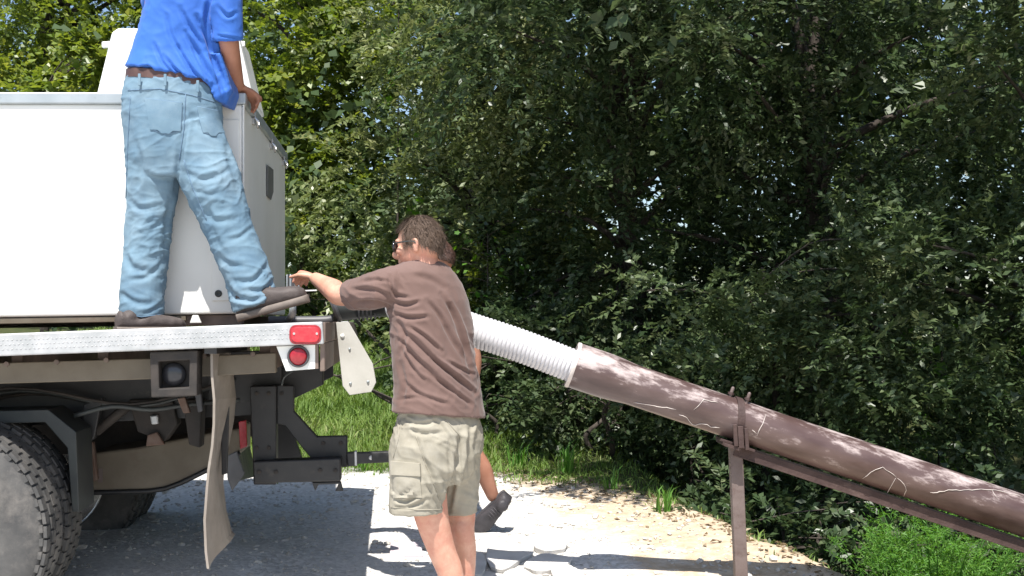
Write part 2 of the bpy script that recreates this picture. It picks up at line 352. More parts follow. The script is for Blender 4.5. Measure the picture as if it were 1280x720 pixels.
# gravel stones lying on the drive
def build_gravel():
    n = 7000
    x = RNG.uniform(-3.4, 2.2, n*2); y = RNG.uniform(4.9, 9.2, n*2)
    ok = (y < edge_y(x)+RNG.normal(0, .15, n*2)); x = x[ok][:n]; y = y[ok][:n]; n = len(x)
    r = .003+.008*RNG.random(n)**3+.016*RNG.random(n)**22
    t = (1+5**.5)/2
    ico = np.array([(-1, t, 0), (1, t, 0), (-1, -t, 0), (1, -t, 0), (0, -1, t), (0, 1, t), (0, -1, -t), (0, 1, -t), (t, 0, -1), (t, 0, 1), (-t, 0, -1), (-t, 0, 1)], float)
    ico /= np.linalg.norm(ico[0])
    fc = np.array([(0, 11, 5), (0, 5, 1), (0, 1, 7), (0, 7, 10), (0, 10, 11), (1, 5, 9), (5, 11, 4), (11, 10, 2), (10, 7, 6), (7, 1, 8), (3, 9, 4), (3, 4, 2), (3, 2, 6), (3, 6, 8), (3, 8, 9), (4, 9, 5), (2, 4, 11), (6, 2, 10), (8, 6, 7), (9, 8, 1)])
    v = ico[None]*(1+.25*RNG.normal(0, 1, (n, 12, 1)))*r[:, None, None]*np.stack([RNG.uniform(.8, 1.5, n), RNG.uniform(.8, 1.4, n), RNG.uniform(.5, .9, n)], -1)[:, None]
    v += np.stack([x, y, gz(x, y)+r*.15], -1)[:, None]
    V = v[:, fc].reshape(-1, 3)
    me = np_mesh('gravel', V, 3); o = link_np(me, 'gravel', 'stone'); tag(o, 'loose pale gravel stones scattered over the drive', 'gravel', kind='stuff')
build_gravel()

# ------------------------------------------------------------------ leaves, trees
def unit(a): return a/np.maximum(np.linalg.norm(a, axis=-1, keepdims=True), 1e-9)
def leaves(pos, d, length, width, up_bias=.7, fold=.25, tint=None, nrm=None):
    """rhombic folded leaves: pos base points, d directions -> quads"""
    n = len(pos); d = unit(d)
    nr = RNG.normal(0, 1, (n, 3))*(1-up_bias)+np.array([0, 0, 1])*up_bias if nrm is None else nrm
    s = unit(np.cross(d, nr)); nn = np.cross(s, d)
    L = np.asarray(length).reshape(-1, 1)*np.ones((n, 1)); Wd = np.asarray(width).reshape(-1, 1)*np.ones((n, 1))
    a = pos; b = pos+d*L*.45+s*Wd+nn*Wd*fold; c = pos+d*L-nn*L*.12; e = pos+d*L*.45-s*Wd+nn*Wd*fold
    return np.stack([a, b, c, e], 1).reshape(-1, 3)
def sprays(cent, dirs, L, nleaf, leaf_len, leaf_w, tint0, droop=.35, side=.85):
    """twigs with alternate leaves. cent,dirs: (k,3)"""
    k = len(cent); t = np.linspace(.08, 1, nleaf)[None, :, None]+RNG.normal(0, .03, (k, nleaf, 1))
    dirs = unit(dirs); Lk = (L*RNG.uniform(.6, 1.25, k))[:, None, None]
    p = cent[:, None]+dirs[:, None]*t*Lk+np.array([0, 0, -1])*droop*Lk*t**2
    curl = RNG.normal(0, .12, (k, 1, 3))*t*Lk; p = p+curl*t
    alt = np.where(np.arange(nleaf) % 2 == 0, 1, -1)[None, :, None]
    sd = unit(np.cross(dirs, np.array([0, 0, 1.])+RNG.normal(0, .3, (k, 3))))[:, None]
    ld = dirs[:, None]*RNG.uniform(.3, .9, (k, nleaf, 1))+sd*alt*side+RNG.normal(0, .35, (k, nleaf, 3))
    n = k*nleaf
    # each twig has its own plane of leaves
    pn = unit(np.array([0, 0, 1.])*.9+RNG.normal(0, .45, (k, 3)))[:, None]+RNG.normal(0, .33, (k, nleaf, 3))
    ll = leaf_len*RNG.uniform(.65, 1.25, n); V = leaves(p.reshape(-1, 3), ld.reshape(-1, 3), ll, ll*leaf_w, nrm=pn.reshape(-1, 3))
    tint = (tint0[:, None]+RNG.normal(0, .17, (k, nleaf))).ravel()
    return V, tint
DENS = 1.45
def tree(name, label, cat, base, trunk_top, r0, blobs, m, leaf_len=.06, leaf_w=.22, nleaf=34, spray_len=.5, group=None, fork=None, trunk_mat='bark', stems=1, limbs=6, clump=15):
    """blobs: list of (center, radii, n_sprays)"""
    bx, by = base; bz = float(gz(bx, by))-.05
    root = thing(name, label, cat, Vector((bx, by, bz)), group)
    Vs, Ts = [], []; tb = MB(); top = Vector(trunk_top)
    starts = []
    for s in range(stems):
        off = Vector((RNG.normal(0, .18), RNG.normal(0, .12), 0)) if stems > 1 else Vector()
        b = Vector((bx, by, bz))+off; tt = top+off*(4 if stems > 1 else 1)
        path = [b, b.lerp(tt, .3)+Vector((RNG.normal(0, .06), RNG.normal(0, .06), 0)), b.lerp(tt, .65)+Vector((RNG.normal(0, .1), RNG.normal(0, .1), 0)), tt]
        tb.tube(path, [r0*1.35, r0, r0*.8, r0*.35], 10, 4); starts.append(path)
    if fork: 
        for f in fork: tb.tube([Vector(q) for q in f[0]], f[1], 9, 4)
    for (c, rad, ns) in blobs:
        c = np.array(c, float); rad = np.array(rad, float)
        nc = max(3, ns//clump)
        ns = int(ns*DENS); nc = max(3, ns//clump); u = unit(RNG.normal(0, 1, (nc, 3))); rr = RNG.uniform(.3, 1.05, (nc, 1))**.6
        cc = c+u*rr*rad
        lp = cc[RNG.choice(nc, min(nc, limbs), replace=False)]
        for q in lp:
            pth = starts[RNG.integers(len(starts))]; st = pth[1].lerp(pth[3], float(np.clip((q[2]-pth[1].z)/max(pth[3].z-pth[1].z, .3)-.15, .05, .95)))
            q = Vector(q); mid = st.lerp(q, .5)+Vector((RNG.normal(0, .1), RNG.normal(0, .1), .12))
            tb.tube([st, mid, q], [r0*.38, r0*.22, .006], 6, 3)
        own = RNG.integers(0, nc, ns)
        cen = cc[own]+RNG.normal(0, 1, (ns, 3))*rad*.17
        d = unit(u[own]*.8+RNG.normal(0, .55, (ns, 3))+np.array([0, -.15, -.05]))
        t0 = np.clip(.36+RNG.normal(0, .12, nc)[own]+RNG.normal(0, .10, ns), 0, 1)
        V, T = sprays(cen, d, spray_len, nleaf, leaf_len, leaf_w, t0)
        Vs.append(V); Ts.append(T)
    tb.build('trunk', trunk_mat, root, smooth=True)
    cr = link_np(np_mesh('crown', np.concatenate(Vs), 4, np.concatenate(Ts)), 'crown', m, root)
    return root

def build_trees():
    TG = 'trees along the edge of the drive'
    # dark oak on the right with forked trunk
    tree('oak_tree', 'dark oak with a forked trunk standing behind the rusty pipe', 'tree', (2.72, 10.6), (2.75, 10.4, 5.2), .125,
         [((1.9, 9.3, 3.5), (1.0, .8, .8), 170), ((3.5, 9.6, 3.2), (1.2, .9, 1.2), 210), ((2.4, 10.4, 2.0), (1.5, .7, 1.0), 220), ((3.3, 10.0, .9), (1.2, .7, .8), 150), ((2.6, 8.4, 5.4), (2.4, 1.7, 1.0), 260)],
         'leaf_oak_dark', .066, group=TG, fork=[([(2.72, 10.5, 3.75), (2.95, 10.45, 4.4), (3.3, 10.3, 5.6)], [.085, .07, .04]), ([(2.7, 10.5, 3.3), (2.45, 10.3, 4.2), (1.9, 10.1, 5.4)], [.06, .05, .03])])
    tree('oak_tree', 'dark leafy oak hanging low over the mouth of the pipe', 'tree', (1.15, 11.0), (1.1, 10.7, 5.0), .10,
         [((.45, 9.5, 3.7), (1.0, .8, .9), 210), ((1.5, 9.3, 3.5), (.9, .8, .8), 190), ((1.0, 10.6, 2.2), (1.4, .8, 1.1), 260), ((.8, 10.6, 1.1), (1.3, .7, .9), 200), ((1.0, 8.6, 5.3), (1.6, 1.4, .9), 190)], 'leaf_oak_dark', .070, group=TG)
    tree('oak_tree', 'oak with grey green glossy leaves above the person in the brown shirt', 'tree', (-.45, 12.2), (-.4, 11.9, 5.6), .11,
         [((-.6, 11.1, 4.2), (1.0, .9, .9), 270), ((.15, 10.8, 3.5), (.9, .9, 1.0), 240), ((-.7, 11.5, 2.6), (1.1, .8, .8), 250), ((-.1, 11.5, 1.7), (1.2, .7, .9), 230), ((-.1, 11.3, 5.6), (1.5, 1.0, .9), 60)], 'leaf_gray', .068, group=TG)
    tree('oak_tree', 'oak with pale sunlit sprays at the right end of the pipe', 'tree', (4.3, 8.9), (4.3, 8.7, 5.0), .09,
         [((3.95, 8.3, 2.9), (.75, .7, .9), 210), ((3.3, 8.2, 1.35), (.9, .7, .8), 210), ((4.4, 8.2, 1.9), (.8, .8, 1.2), 200), ((4.2, 8.0, 5.2), (1.7, 1.7, 1.2), 170)], 'leaf_oak', .064, group=TG)
    tree('oak_tree', 'low oak boughs reaching out just above the rusty pipe', 'tree', (1.9, 9.2), (1.9, 8.8, 1.7), .035,
         [((1.9, 8.2, .95), (.9, .55, .55), 210), ((1.35, 8.5, 1.35), (.6, .4, .35), 90), ((2.4, 8.0, 1.3), (.55, .45, .6), 110)], 'leaf_oak', .060, group=TG, spray_len=.45)
    # unseen crown added above the frame to shade the wood edge and grass
    tree('added_shade_tree', 'unseen tall oak added to shade the wood behind the pipe', 'tree', (5.6, 9.8), (4.6, 8.2, 6.8), .2,
         [((.75, 6.35, 4.3), (1.0, .55, .45), 55), ((2.9, 5.9, 4.5), (1.5, .6, .5), 70), ((4.6, 5.8, 4.4), (1.4, .6, .5), 70), ((3.4, 7.0, 6.2), (1.7, 1.4, 1.0), 70), ((5.0, 7.2, 6.4), (1.7, 1.7, 1.1), 80)], 'leaf_oak_dark', .10, .3, nleaf=26, spray_len=.8, group=TG)
    # sunlit broadleaf trees on the left
    GG = 'sunlit trees beyond the grass bank'
    tree('sweetgum_tree', 'yellow green sunlit tree right of the white tank', 'tree', (-3.1, 17.5), (-3.1, 17.3, 7.5), .13,
         [((-3.6, 16.6, 5.4), (1.5, 1.0, 1.5), 330), ((-2.95, 16.8, 4.3), (1.0, .9, 1.1), 210), ((-3.5, 16.4, 3.1), (1.2, .9, 1.0), 240), ((-2.4, 16.2, 2.3), (1.2, .8, .8), 200)], 'leaf_gum', .105, .34, nleaf=22, spray_len=.6, group=GG)
    tree('sweetgum_tree', 'tall bright tree behind the gap of blue sky', 'tree', (-1.2, 18.5), (-1.3, 18.3, 8), .13,
         [((-2.0, 17.8, 6.4), (1.3, .9, 1.0), 200), ((-.35, 17.6, 5.6), (1.0, 1.0, 1.5), 210), ((-1.2, 17.5, 3.0), (1.6, 1.0, 1.2), 280), ((-2.8, 18.2, 7.2), (1.0, .9, .8), 110)], 'leaf_gum', .10, .34, nleaf=22, spray_len=.6, group=GG)
    tree('sweetgum_tree', 'dark green tree with dense shadowed crown left of the white hood', 'tree', (-7.6, 19.5), (-7.6, 19.2, 8.5), .17,
         [((-8.2, 18.6, 6.6), (1.7, 1.2, 1.3), 300), ((-6.6, 18.8, 6.4), (1.4, 1.1, 1.5), 260), ((-7.8, 18.6, 4.4), (2.0, 1.1, 1.3), 320), ((-6.2, 18.4, 4.6), (1.0, .8, .9), 130)], 'leaf_gum', .10, .32, nleaf=22, spray_len=.6, group=GG)
    tree('sapling_tree', 'small yellow leaved sapling just above the tank lid', 'tree', (-6.6, 16.4), (-6.6, 16.3, 4.6), .05,
         [((-6.6, 16.0, 4.3), (.55, .4, .45), 90), ((-5.9, 16.2, 4.9), (.5, .4, .4), 60)], 'leaf_gum', .11, .36, nleaf=18, spray_len=.4, group=GG)
    tree('sweetgum_tree', 'broad tree filling the top corner over the blue shirted person', 'tree', (-5.0, 20.5), (-5.0, 20.2, 9), .16,
         [((-4.8, 19.6, 6.2), (1.7, 1.2, 1.6), 300), ((-5.2, 19.6, 4.2), (1.8, 1.1, 1.4), 220), ((-4.6, 19.6, 7.9), (1.8, 1.0, .9), 140)], 'leaf_gum', .11, .32, nleaf=22, spray_len=.6, group=GG)
    # understory shrubs
    UG = 'understory shrubs at the foot of the trees'
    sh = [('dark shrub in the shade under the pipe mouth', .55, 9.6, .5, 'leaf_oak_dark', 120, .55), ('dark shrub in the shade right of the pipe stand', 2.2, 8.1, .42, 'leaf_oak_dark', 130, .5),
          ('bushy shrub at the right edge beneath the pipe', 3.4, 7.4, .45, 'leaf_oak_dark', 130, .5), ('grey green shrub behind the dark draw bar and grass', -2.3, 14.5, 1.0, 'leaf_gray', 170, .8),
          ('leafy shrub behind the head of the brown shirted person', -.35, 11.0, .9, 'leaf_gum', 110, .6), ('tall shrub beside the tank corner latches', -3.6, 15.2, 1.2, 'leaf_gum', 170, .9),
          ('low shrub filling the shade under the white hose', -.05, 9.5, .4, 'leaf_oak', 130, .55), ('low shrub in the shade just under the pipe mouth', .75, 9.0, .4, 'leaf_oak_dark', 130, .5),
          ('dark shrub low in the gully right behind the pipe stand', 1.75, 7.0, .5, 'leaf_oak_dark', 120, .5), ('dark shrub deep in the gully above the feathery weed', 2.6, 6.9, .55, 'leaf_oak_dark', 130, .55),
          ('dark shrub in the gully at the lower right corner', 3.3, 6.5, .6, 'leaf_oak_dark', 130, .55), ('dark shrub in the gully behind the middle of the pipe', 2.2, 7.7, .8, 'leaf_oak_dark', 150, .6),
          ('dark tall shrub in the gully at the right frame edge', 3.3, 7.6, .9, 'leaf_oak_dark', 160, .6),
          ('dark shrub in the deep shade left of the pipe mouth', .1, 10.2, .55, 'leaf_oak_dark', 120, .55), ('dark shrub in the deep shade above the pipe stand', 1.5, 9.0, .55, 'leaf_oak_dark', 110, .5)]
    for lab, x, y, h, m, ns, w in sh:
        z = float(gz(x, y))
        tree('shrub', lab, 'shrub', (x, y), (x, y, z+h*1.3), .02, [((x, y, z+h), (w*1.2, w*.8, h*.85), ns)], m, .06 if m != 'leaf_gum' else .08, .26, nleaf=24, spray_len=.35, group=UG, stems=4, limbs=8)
    # far wood: one mass
    Vs, Ts = [], []
    for _ in range(190):
        right = _ % 5 < 3
        x = RNG.uniform(.3, 9) if right else RNG.uniform(-16, 2); y = RNG.uniform(12.5, 16) if right else RNG.uniform(22, 28)
        z = RNG.uniform(.0, 5.6) if right else RNG.uniform(1.0, 9)
        if _ % 10 == 1: x, y, z = RNG.uniform(-3.2, 1.0), RNG.uniform(14, 19), RNG.uniform(1.0, 3.2)
        if abs(x/y+.097) < .04 and abs(z-1.3-.185*y) < 1.1: continue
        if -2.6 < x < -.9 and z > 6.0: continue
        nc = 34; c = np.array([x, y, z])+RNG.normal(0, 1, (nc, 3))*np.array([1.0, .8, .8])
        V, T = sprays(c, RNG.normal(0, 1, (nc, 3)), .9, 16, .17, .34, np.clip(.25+RNG.normal(0, .15, nc), 0, 1)); Vs.append(V); Ts.append(T)
    o = link_np(np_mesh('woods', np.concatenate(Vs), 4, np.concatenate(Ts)), 'woods', 'leaf_oak'); tag(o, 'far woodland closing the view behind the nearer trees', 'woods', kind='stuff')
build_trees()

def build_grass():
    n = 160000
    x = RNG.uniform(-6, 4.5, n*2); y = RNG.uniform(4.8, 17, n*2)
    d = y-edge_y(x)+RNG.normal(0, .16, n*2)+.22*np.sin(x*5)*np.sin(y*4+x)
    keep = d > .05+.5*sstep(.15, .8, x)*(RNG.random(n*2) < .88)
    keep &= RNG.random(n*2) < np.interp(x, [.2, 1.0, 2.2], [1, .33, .16])
    keep &= RNG.random(n*2) < np.clip(1.5-(y-9)*.09, .35, 1)
    x, y, d = x[keep], y[keep], d[keep]
    z = gz(x, y); N = len(x)
    h = (.035+.07*RNG.random(N)+.10*RNG.random(N)**5)*np.clip(.55+d*.4, .4, 1.1)*(1-.4*sstep(-.2, .8, x))
    a = RNG.uniform(0, 2*math.pi, N); lean = np.stack([np.cos(a), np.sin(a), np.zeros(N)], -1)*RNG.uniform(.1, .8, (N, 1))
    dr = unit(lean+np.array([0, 0, 1])); base = np.stack([x, y, z-.01], -1)
    sd = np.stack([-np.sin(a+RNG.normal(0, .6, N)), np.cos(a), np.zeros(N)], -1); w = (.0028+.0035*RNG.random(N))[:, None]*np.clip(y/9, .8, 1.6)[:, None]
    mid = base+dr*h[:, None]*.55; tip = base+dr*h[:, None]+lean*h[:, None]*.45-np.array([0, 0, .15])*h[:, None]
    V = np.stack([base-sd*w, mid-sd*w*.8, tip, mid+sd*w*.8, base+sd*w][:5], 1).reshape(-1, 3)
    patch = np.array([mnoise.noise(Vector((float(p)*1.3, float(q)*1.3, 0))) for p, q in zip(x, y)])
    tint = .38+patch*.5+RNG.normal(0, .17, N)
    o = link_np(np_mesh('grass', V, 5, tint), 'grass', 'grass'); tag(o, 'green grass on the bank and in the tree shade', 'grass', kind='stuff')
build_grass()
# ------------------------------------------------------------------ truck frame of reference
YAW, PIT = math.radians(5.4), math.radians(2.2)
TO = P(403, 402, 4.75)
AX = Vector((math.cos(YAW)*math.cos(PIT), math.sin(YAW)*math.cos(PIT), math.sin(PIT)))     # towards the rear
AY = Vector((-math.sin(YAW), math.cos(YAW), 0)); AZ = Vector((0, 0, 1))                    # across, up
EYE = Vector((0, 0, CZ))
def T(x, y, z): return TO+AX*x+AY*y+AZ*z
def TP(px, py, yl):
    """point of the truck seen at photo pixel px,py on the vertical lengthwise plane yl metres in from the near edge"""
    D = Vector(((px-CX)/F, 1, -(py-HY)/F)); o = TO+AY*yl
    return EYE+D*((o-EYE).dot(AY)/D.dot(AY))
def tpoly(pts, yl, th): return [TP(x, y, yl) for x, y in pts], AY*th

def build_truck():
    base = T(-1.7, 1.15, 0); base.z = 0
    tr = thing('flatbed_truck', 'white flatbed truck with dual rear wheels parked on the gravel drive', 'truck', base)
    def pp(name, pts, yl, th, m, bevel=.004, parent=tr): 
        mb = MB(); mb.prism(*tpoly(pts, yl, th)); return mb.build(name, m, parent, bevel=bevel)
    # deck and edge rail
    MB().prism([T(-4.6, .052, -.012), T(-.02, .052, -.012), T(-.02, .052, -.06), T(-4.6, .052, -.06)], AY*2.28).build('deck', 'brown_steel', tr, bevel=.003)
    rail = pp('edge_rail', [(-760, 446), (403, 402), (405, 430), (-760, 474)], 0, .05, 'galv', .006)
    MB().prism([T(-4.6, 2.335, 0), T(0, 2.335, 0), T(0, 2.335, -.09), T(-4.6, 2.335, -.09)], AY*.05).build('edge_rail', 'galv', tr, bevel=.005)
    tm = MB()
    for i in range(150):
        for j in range(3):
            cx = -2.62+i*.0172+(j % 2)*.0086; cz = -.026-.0185*j
            if cx > -.13: continue
            a = .006; c = T(cx, -.0004, cz); s = 1 if (i+j) % 2 else -1
            tm.add([c+AX*(-a)+AZ*(-a*.6*s), c+AX*(a*.25)+AZ*(-a*.35), c+AX*a+AZ*(a*.6*s), c+AX*(-a*.25)+AZ*(a*.35), c-AY*.0022], [(0, 1, 4), (1, 2, 4), (2, 3, 4), (3, 0, 4)])
    tag(tm.build('tread_bumps', 'galv', rail), kind='stuff')
    # tail frame at the rear end
    MB().prism([T(.0, .01, -.003), T(.0, 2.36, -.003), T(.0, 2.36, -.085), T(.0, .01, -.085)], AX*.012).build('tail_channel', 'brown_steel', tr, bevel=.003)
    MB().prism([T(-.012, .03, -.088), T(-.012, 2.3, -.088), T(-.012, 2.3, -.205), T(-.012, .03, -.205)], AX*.02).build('tail_beam', 'brown_steel', tr, bevel=.004)
    # marker lamp
    def rr(px0, py0, px1, py1, r, k=5):
        o = []
        for (cx, cy, a0) in ((px1-r, py0+r, -90), (px1-r, py1-r, 0), (px0+r, py1-r, 90), (px0+r, py0+r, 180)):
            for i in range(k+1):
                t = math.radians(a0+90*i/k); o.append((cx+r*math.cos(t), cy+r*math.sin(t)))
        return o
    lamp = pp('marker_lamp', rr(364, 408.5, 399, 428, 7), -.012, .014, 'red_lens', .005)
    pp('bezel', rr(361.5, 406, 401.5, 430.5, 8.5), -.004, .006, 'dark_red_lens', .002, lamp)
    for sx in (367.5, 396): pp('screw', rr(sx-1.5, 417-1.5, sx+1.5, 417+1.5, 1.4, 3), -.016, .006, 'chrome', 0, lamp)
    br = pp('lamp_bracket', [(345.5, 433), (394, 431), (394, 461), (357.5, 464)], .03, .004, 'white_paint', .0015)
    MB().prism([TP(394.2, 431, .031), TP(394.2, 461, .031), TP(394.2, 461, .031)+AY*.05, TP(394.2, 431, .031)+AY*.05], AX*.012).build('lamp_bracket_side', 'brown_steel', tr)
    c = TP(373, 445.5, .03)
    tl = MB().lathe(c, -AY, [(0, .036), (.012, .035), (.018, .028), (.021, .012)], 28).build('tail_lamp', 'dark_red_lens', tr, smooth=True)
    MB().lathe(c, -AY, [(0, .036), (.010, .0365), (.014, .041), (.010, .045), (0, .046)], 28, closed=True).build('lamp_ring', 'gray_plastic', tl, smooth=True)
    # white hinge plate hanging at the far tail corner
    hp = [(420, 403), (436, 403), (466, 455), (470, 478), (464, 490), (437, 494), (428, 482)]
    Yp = 5.45
    mb = MB(); mb.prism([P(x, y, Yp) for x, y in hp], (0, .012, 0)); hinge = mb.build('hinge_plate', 'offwhite', tr, bevel=.002)
    for (x, y, r) in ((428, 420, .011), (437, 436, .006), (438, 479, .007), (460, 477, .007)):
        MB().lathe(P(x, y, Yp), (0, -1, 0), [(-.002, r), (.005, r*.9), (.008, r*.4)], 10).build('bolt', 'lid_metal' if r < .01 else 'white_paint', hinge, smooth=True)
    mb = MB(); mb.prism([P(x, y, Yp+.02) for x, y in [(421, 402.5), (441, 402.5), (446, 420), (436, 420), (430, 412), (421, 412)]], (0, .05, 0)); mb.build('hinge_lug', 'grime', tr, bevel=.003)
    # sill beam, cross members, chassis rails
    pp('sill_beam', [(-760, 476), (190, 448), (345, 441), (345, 466), (190, 474), (-760, 503)], .16, .05, 'beige_steel')
    for i, x in enumerate((-.28, -.62, -.95, -1.3, -1.65, -2.0, -2.4)):
        MB().prism([T(x, .215, -.064), T(x+.045, .215, -.064), T(x+.045, .215, -.20), T(x, .215, -.20)], AY*2.0).build('cross_member', 'brown_steel', tr, bevel=.004)
    for y in (.78, 1.56):
        MB().prism([T(-4.5, y, -.21), T(-.05, y, -.21), T(-.05, y, -.30), T(-.35, y, -.43), T(-4.5, y, -.43)], AY*.07).build('chassis_rail', 'black_steel', tr, bevel=.004)
    # work lamp under the rail
    wl = MB()
    a = [(187, 440), (247, 438), (246, 495), (189, 497)]; b = [(198, 452), (237, 450), (236, 484), (199, 486)]
    A0 = [TP(*q, .03) for q in a]; B0 = [TP(*q, .03) for q in b]; B1 = [p+AY*.07 for p in B0]; A1 = [p+AY*.12 for p in A0]
    wl.add(A0+B0+B1+A1, [(0, 1, 5, 4), (1, 2, 6, 5), (2, 3, 7, 6), (3, 0, 4, 7), (4, 5, 9, 8), (5, 6, 10, 9), (6, 7, 11, 10), (7, 4, 8, 11), (0, 12, 13, 1), (1, 13, 14, 2), (2, 14, 15, 3), (3, 15, 12, 0), (12, 15, 14, 13), (8, 9, 10, 11)])
    wlo = wl.build('work_lamp', 'grime', tr, bevel=.005)
    MB().lathe(TP(217.5, 468, .098), -AY, [(0, .05), (.012, .048), (.02, .03), (.022, .01)], 24).build('lens', 'lamp_glass', wlo, smooth=True)
    # fuel tank, hangers, springs, odd brackets in the shade
    ft = pp('fuel_tank', [(97, 592), (116, 566), (172, 559), (262, 541), (300, 535), (300, 568), (262, 587), (205, 612), (100, 617)], .95, .4, 'beige_steel', .012)
    MB().tube([TP(x, y, .945) for x, y in ((98, 616), (150, 615), (206, 611), (262, 586), (300, 566))], .012, 8, 3).build('tank_strap', 'black_steel', ft, smooth=True)
    pp('tank_label', [(122, 586), (128, 586), (128, 603), (122, 603)], .944, .004, 'post_paint', 0, ft)
    mb = MB()
    for i in range(5): mb.tube([T(-2.6+.14*i, .60, -.62+.004*i+.03*i), T(-2.0, .60, -.70+.03*i), T(-1.35-.1*i, .60, -.50+.03*i-.06*i*.2)], .013, 6, 5, flat=2.2)
    mb.build('leaf_spring', 'grime', tr, smooth=True)
    MB().tube([TP(120, 540, .7), TP(150, 515, .7), TP(160, 508, .7)], .022, 10).build('shock_absorber', 'grime', tr, smooth=True)
    for (pts, yl, th, m) in (([(160, 500), (215, 498), (222, 530), (206, 552), (172, 540)], .74, .1, 'grime'), ([(184, 544), (196, 540), (206, 556), (182, 558)], .70, .03, 'rust_bits'),
                             ([(187, 520), (197, 519), (198, 530), (189, 531)], .71, .03, 'galv'), ([(221, 498), (231, 496), (238, 516), (229, 517)], .45, .03, 'rust_bits'),
                             ([(243, 492), (252, 490), (254, 514), (247, 516)], .48, .03, 'gray_plastic'), ([(96, 560), (116, 552), (122, 600), (106, 606)], .9, .04, 'rust_bits'),
                             ([(228, 500), (252, 500), (250, 560), (236, 556)], .62, .12, 'grime'), ([(104, 505), (128, 497), (118, 548), (100, 560)], .66, .05, 'black_steel')):
        pp('hanger_bracket', pts, yl, th, m, .006)
    MB().tube([TP(92, 520, .5), TP(140, 508, .5), TP(190, 512, .52), TP(240, 505, .55), TP(300, 500, .6)], .011, 8, 4).build('air_line', 'black_plastic', tr, smooth=True)
    MB().tube([TP(352, 482, .25), TP(355, 472, .25), TP(362, 466, .22), TP(366, 464, .2)], .004, 6, 4).build('wire', 'black_plastic', tr, smooth=True)
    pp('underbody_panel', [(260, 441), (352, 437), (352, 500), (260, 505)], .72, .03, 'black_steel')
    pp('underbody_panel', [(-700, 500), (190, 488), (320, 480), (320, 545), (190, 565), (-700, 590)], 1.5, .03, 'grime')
    # mud flaps: thin bent sheets facing the rear
    def flap(name, prof, y0, y1, m, label=None, th=.01):
        n = 8; rows = []
        mb = MB(); g = []
        for (x, z0, z1, sw) in prof:
            row = []
            for k in range(n+1):
                t = k/n; row.append(T(x+sw*t+.012*math.sin(t*5+z0*9), lerp(y0, y1, t), lerp(z0, z1, t)))
            g.append(row)
        vs = [p for r in g for p in r]; o = len(vs); vs += [p+AX*th for p in vs]; nn = n+1; fs = []
        for i in range(len(g)-1):
            for k in range(n):
                a = i*nn+k; q = (a, a+1, a+1+nn, a+nn); fs.append(q[::-1]); fs.append(tuple(w+o for w in q))
        for i in range(len(g)-1):
            for k in (0, n):
                a = i*nn+k; fs.append((a, a+nn, a+nn+o, a+o))
        for k in range(n):
            for i in (0, len(g)-1):
                a = i*nn+k; fs.append((a, a+1, a+1+o, a+o))
        mb.add(vs, fs); ob = mb.build(name, m, tr, smooth=False); 
        if label: ob['label'] = label
        return ob
    def lx(px, py): # local x,z on the near plane of the flap
        p = TP(px, py, .06)-TO-AY*.06; x = p.dot(Vector((AX.x, AX.y, 0)))/(AX.x**2+AX.y**2); return x, p.z-AX.z*x
    prof = []
    for (px, py, pyr, sw) in ((266, 441, 441, 0), (267, 470, 468, 0), (267.5, 500, 497, 0), (264, 530, 525, 0), (260, 558, 551, .0), (256, 588, 581, .0), (256, 612, 604, .0), (257, 650, 638, .01), (259, 690, 664, .015), (260, 711, 668, .02)):
        x, z = lx(px, py); x2, z2 = lx(px, pyr); 
        prof.append((x, z, z+(z-z2)*.0+(1.0/1)*((CZ-(pyr-HY)/F*5.3)-(CZ-(py-HY)/F*4.8)), sw))
    flap('mud_flap', prof, .06, .56, 'rubber_flap')
    MB().box(T(lx(279, 441)[0]-.02, .3, -.09), .05, .55, .05).build('flap_hanger', 'black_steel', tr)
    pp('flap_stay', [(274, 441), (287, 440), (286, 520), (284, 592), (277, 594), (276, 520)], .40, .02, 'black_steel')
    flap('mud_flap', [(-.62, -.40, -.42, 0), (-.61, -.6, -.62, .0), (-.57, -.86, -.9, .02)], 1.72, 2.25, 'black_plastic', 'dark far side mud flap')
    pp('flap_scrap', [(283, 570), (296, 564), (306, 592), (290, 614), (284, 598)], .75, .012, 'gray_plastic')
    # hitch frame
    hf = pp('hitch_post', [(312, 483), (345, 482), (345, 606), (317, 606)], .62, .10, 'black_steel', .005)
    pp('hitch_gusset', [(346, 482), (367, 482), (367, 514), (396, 546), (434, 545), (434, 584), (398, 584), (378, 560), (356, 532), (346, 530)], .66, .05, 'black_steel', .004)
    pp('hitch_beam', [(316, 577), (426, 573), (426, 602), (317, 604)], .56, .10, 'black_steel', .006)
    pp('hitch_post', [(340, 487), (358, 487), (362, 530), (378, 576), (346, 576)], 1.05, .05, 'black_steel', .004)
    mb = MB(); mb.prism(*tpoly([(390, 603.5), (426, 602.5), (429, 614), (419, 614), (423, 605), (398, 606), (394, 614)], .57, .03)); mb.build('hitch_tooth', 'black_steel', tr, bevel=.002)
    for (px, py, yl_) in ((321, 492, .62), (336, 492, .62), (321, 560, .62), (336, 560, .62), (352, 492, .66), (404, 554, .66), (426, 554, .66), (324, 590, .56), (345, 590, .56), (400, 588, .56), (419, 588, .56)):
        MB().lathe(TP(px, py, yl_), -AY, [(-.002, .010), (.008, .010), (.009, .003)], 6).build('bolt', 'grime', hf)
    for k_ in range(4):
        MB().tube([T(-2.7, .5+.1*k_, -.26-.02*k_), T(-2.0, .55+.1*k_, -.33-.03*k_), T(-1.4, .5+.12*k_, -.24-.02*k_), T(-.9, .6+.1*k_, -.34-.02*k_), T(-.45, .62+.1*k_, -.25)], .007+.002*(k_ % 2), 6, 5).build('air_line', 'black_plastic' if k_ % 2 else 'grime', tr, smooth=True)
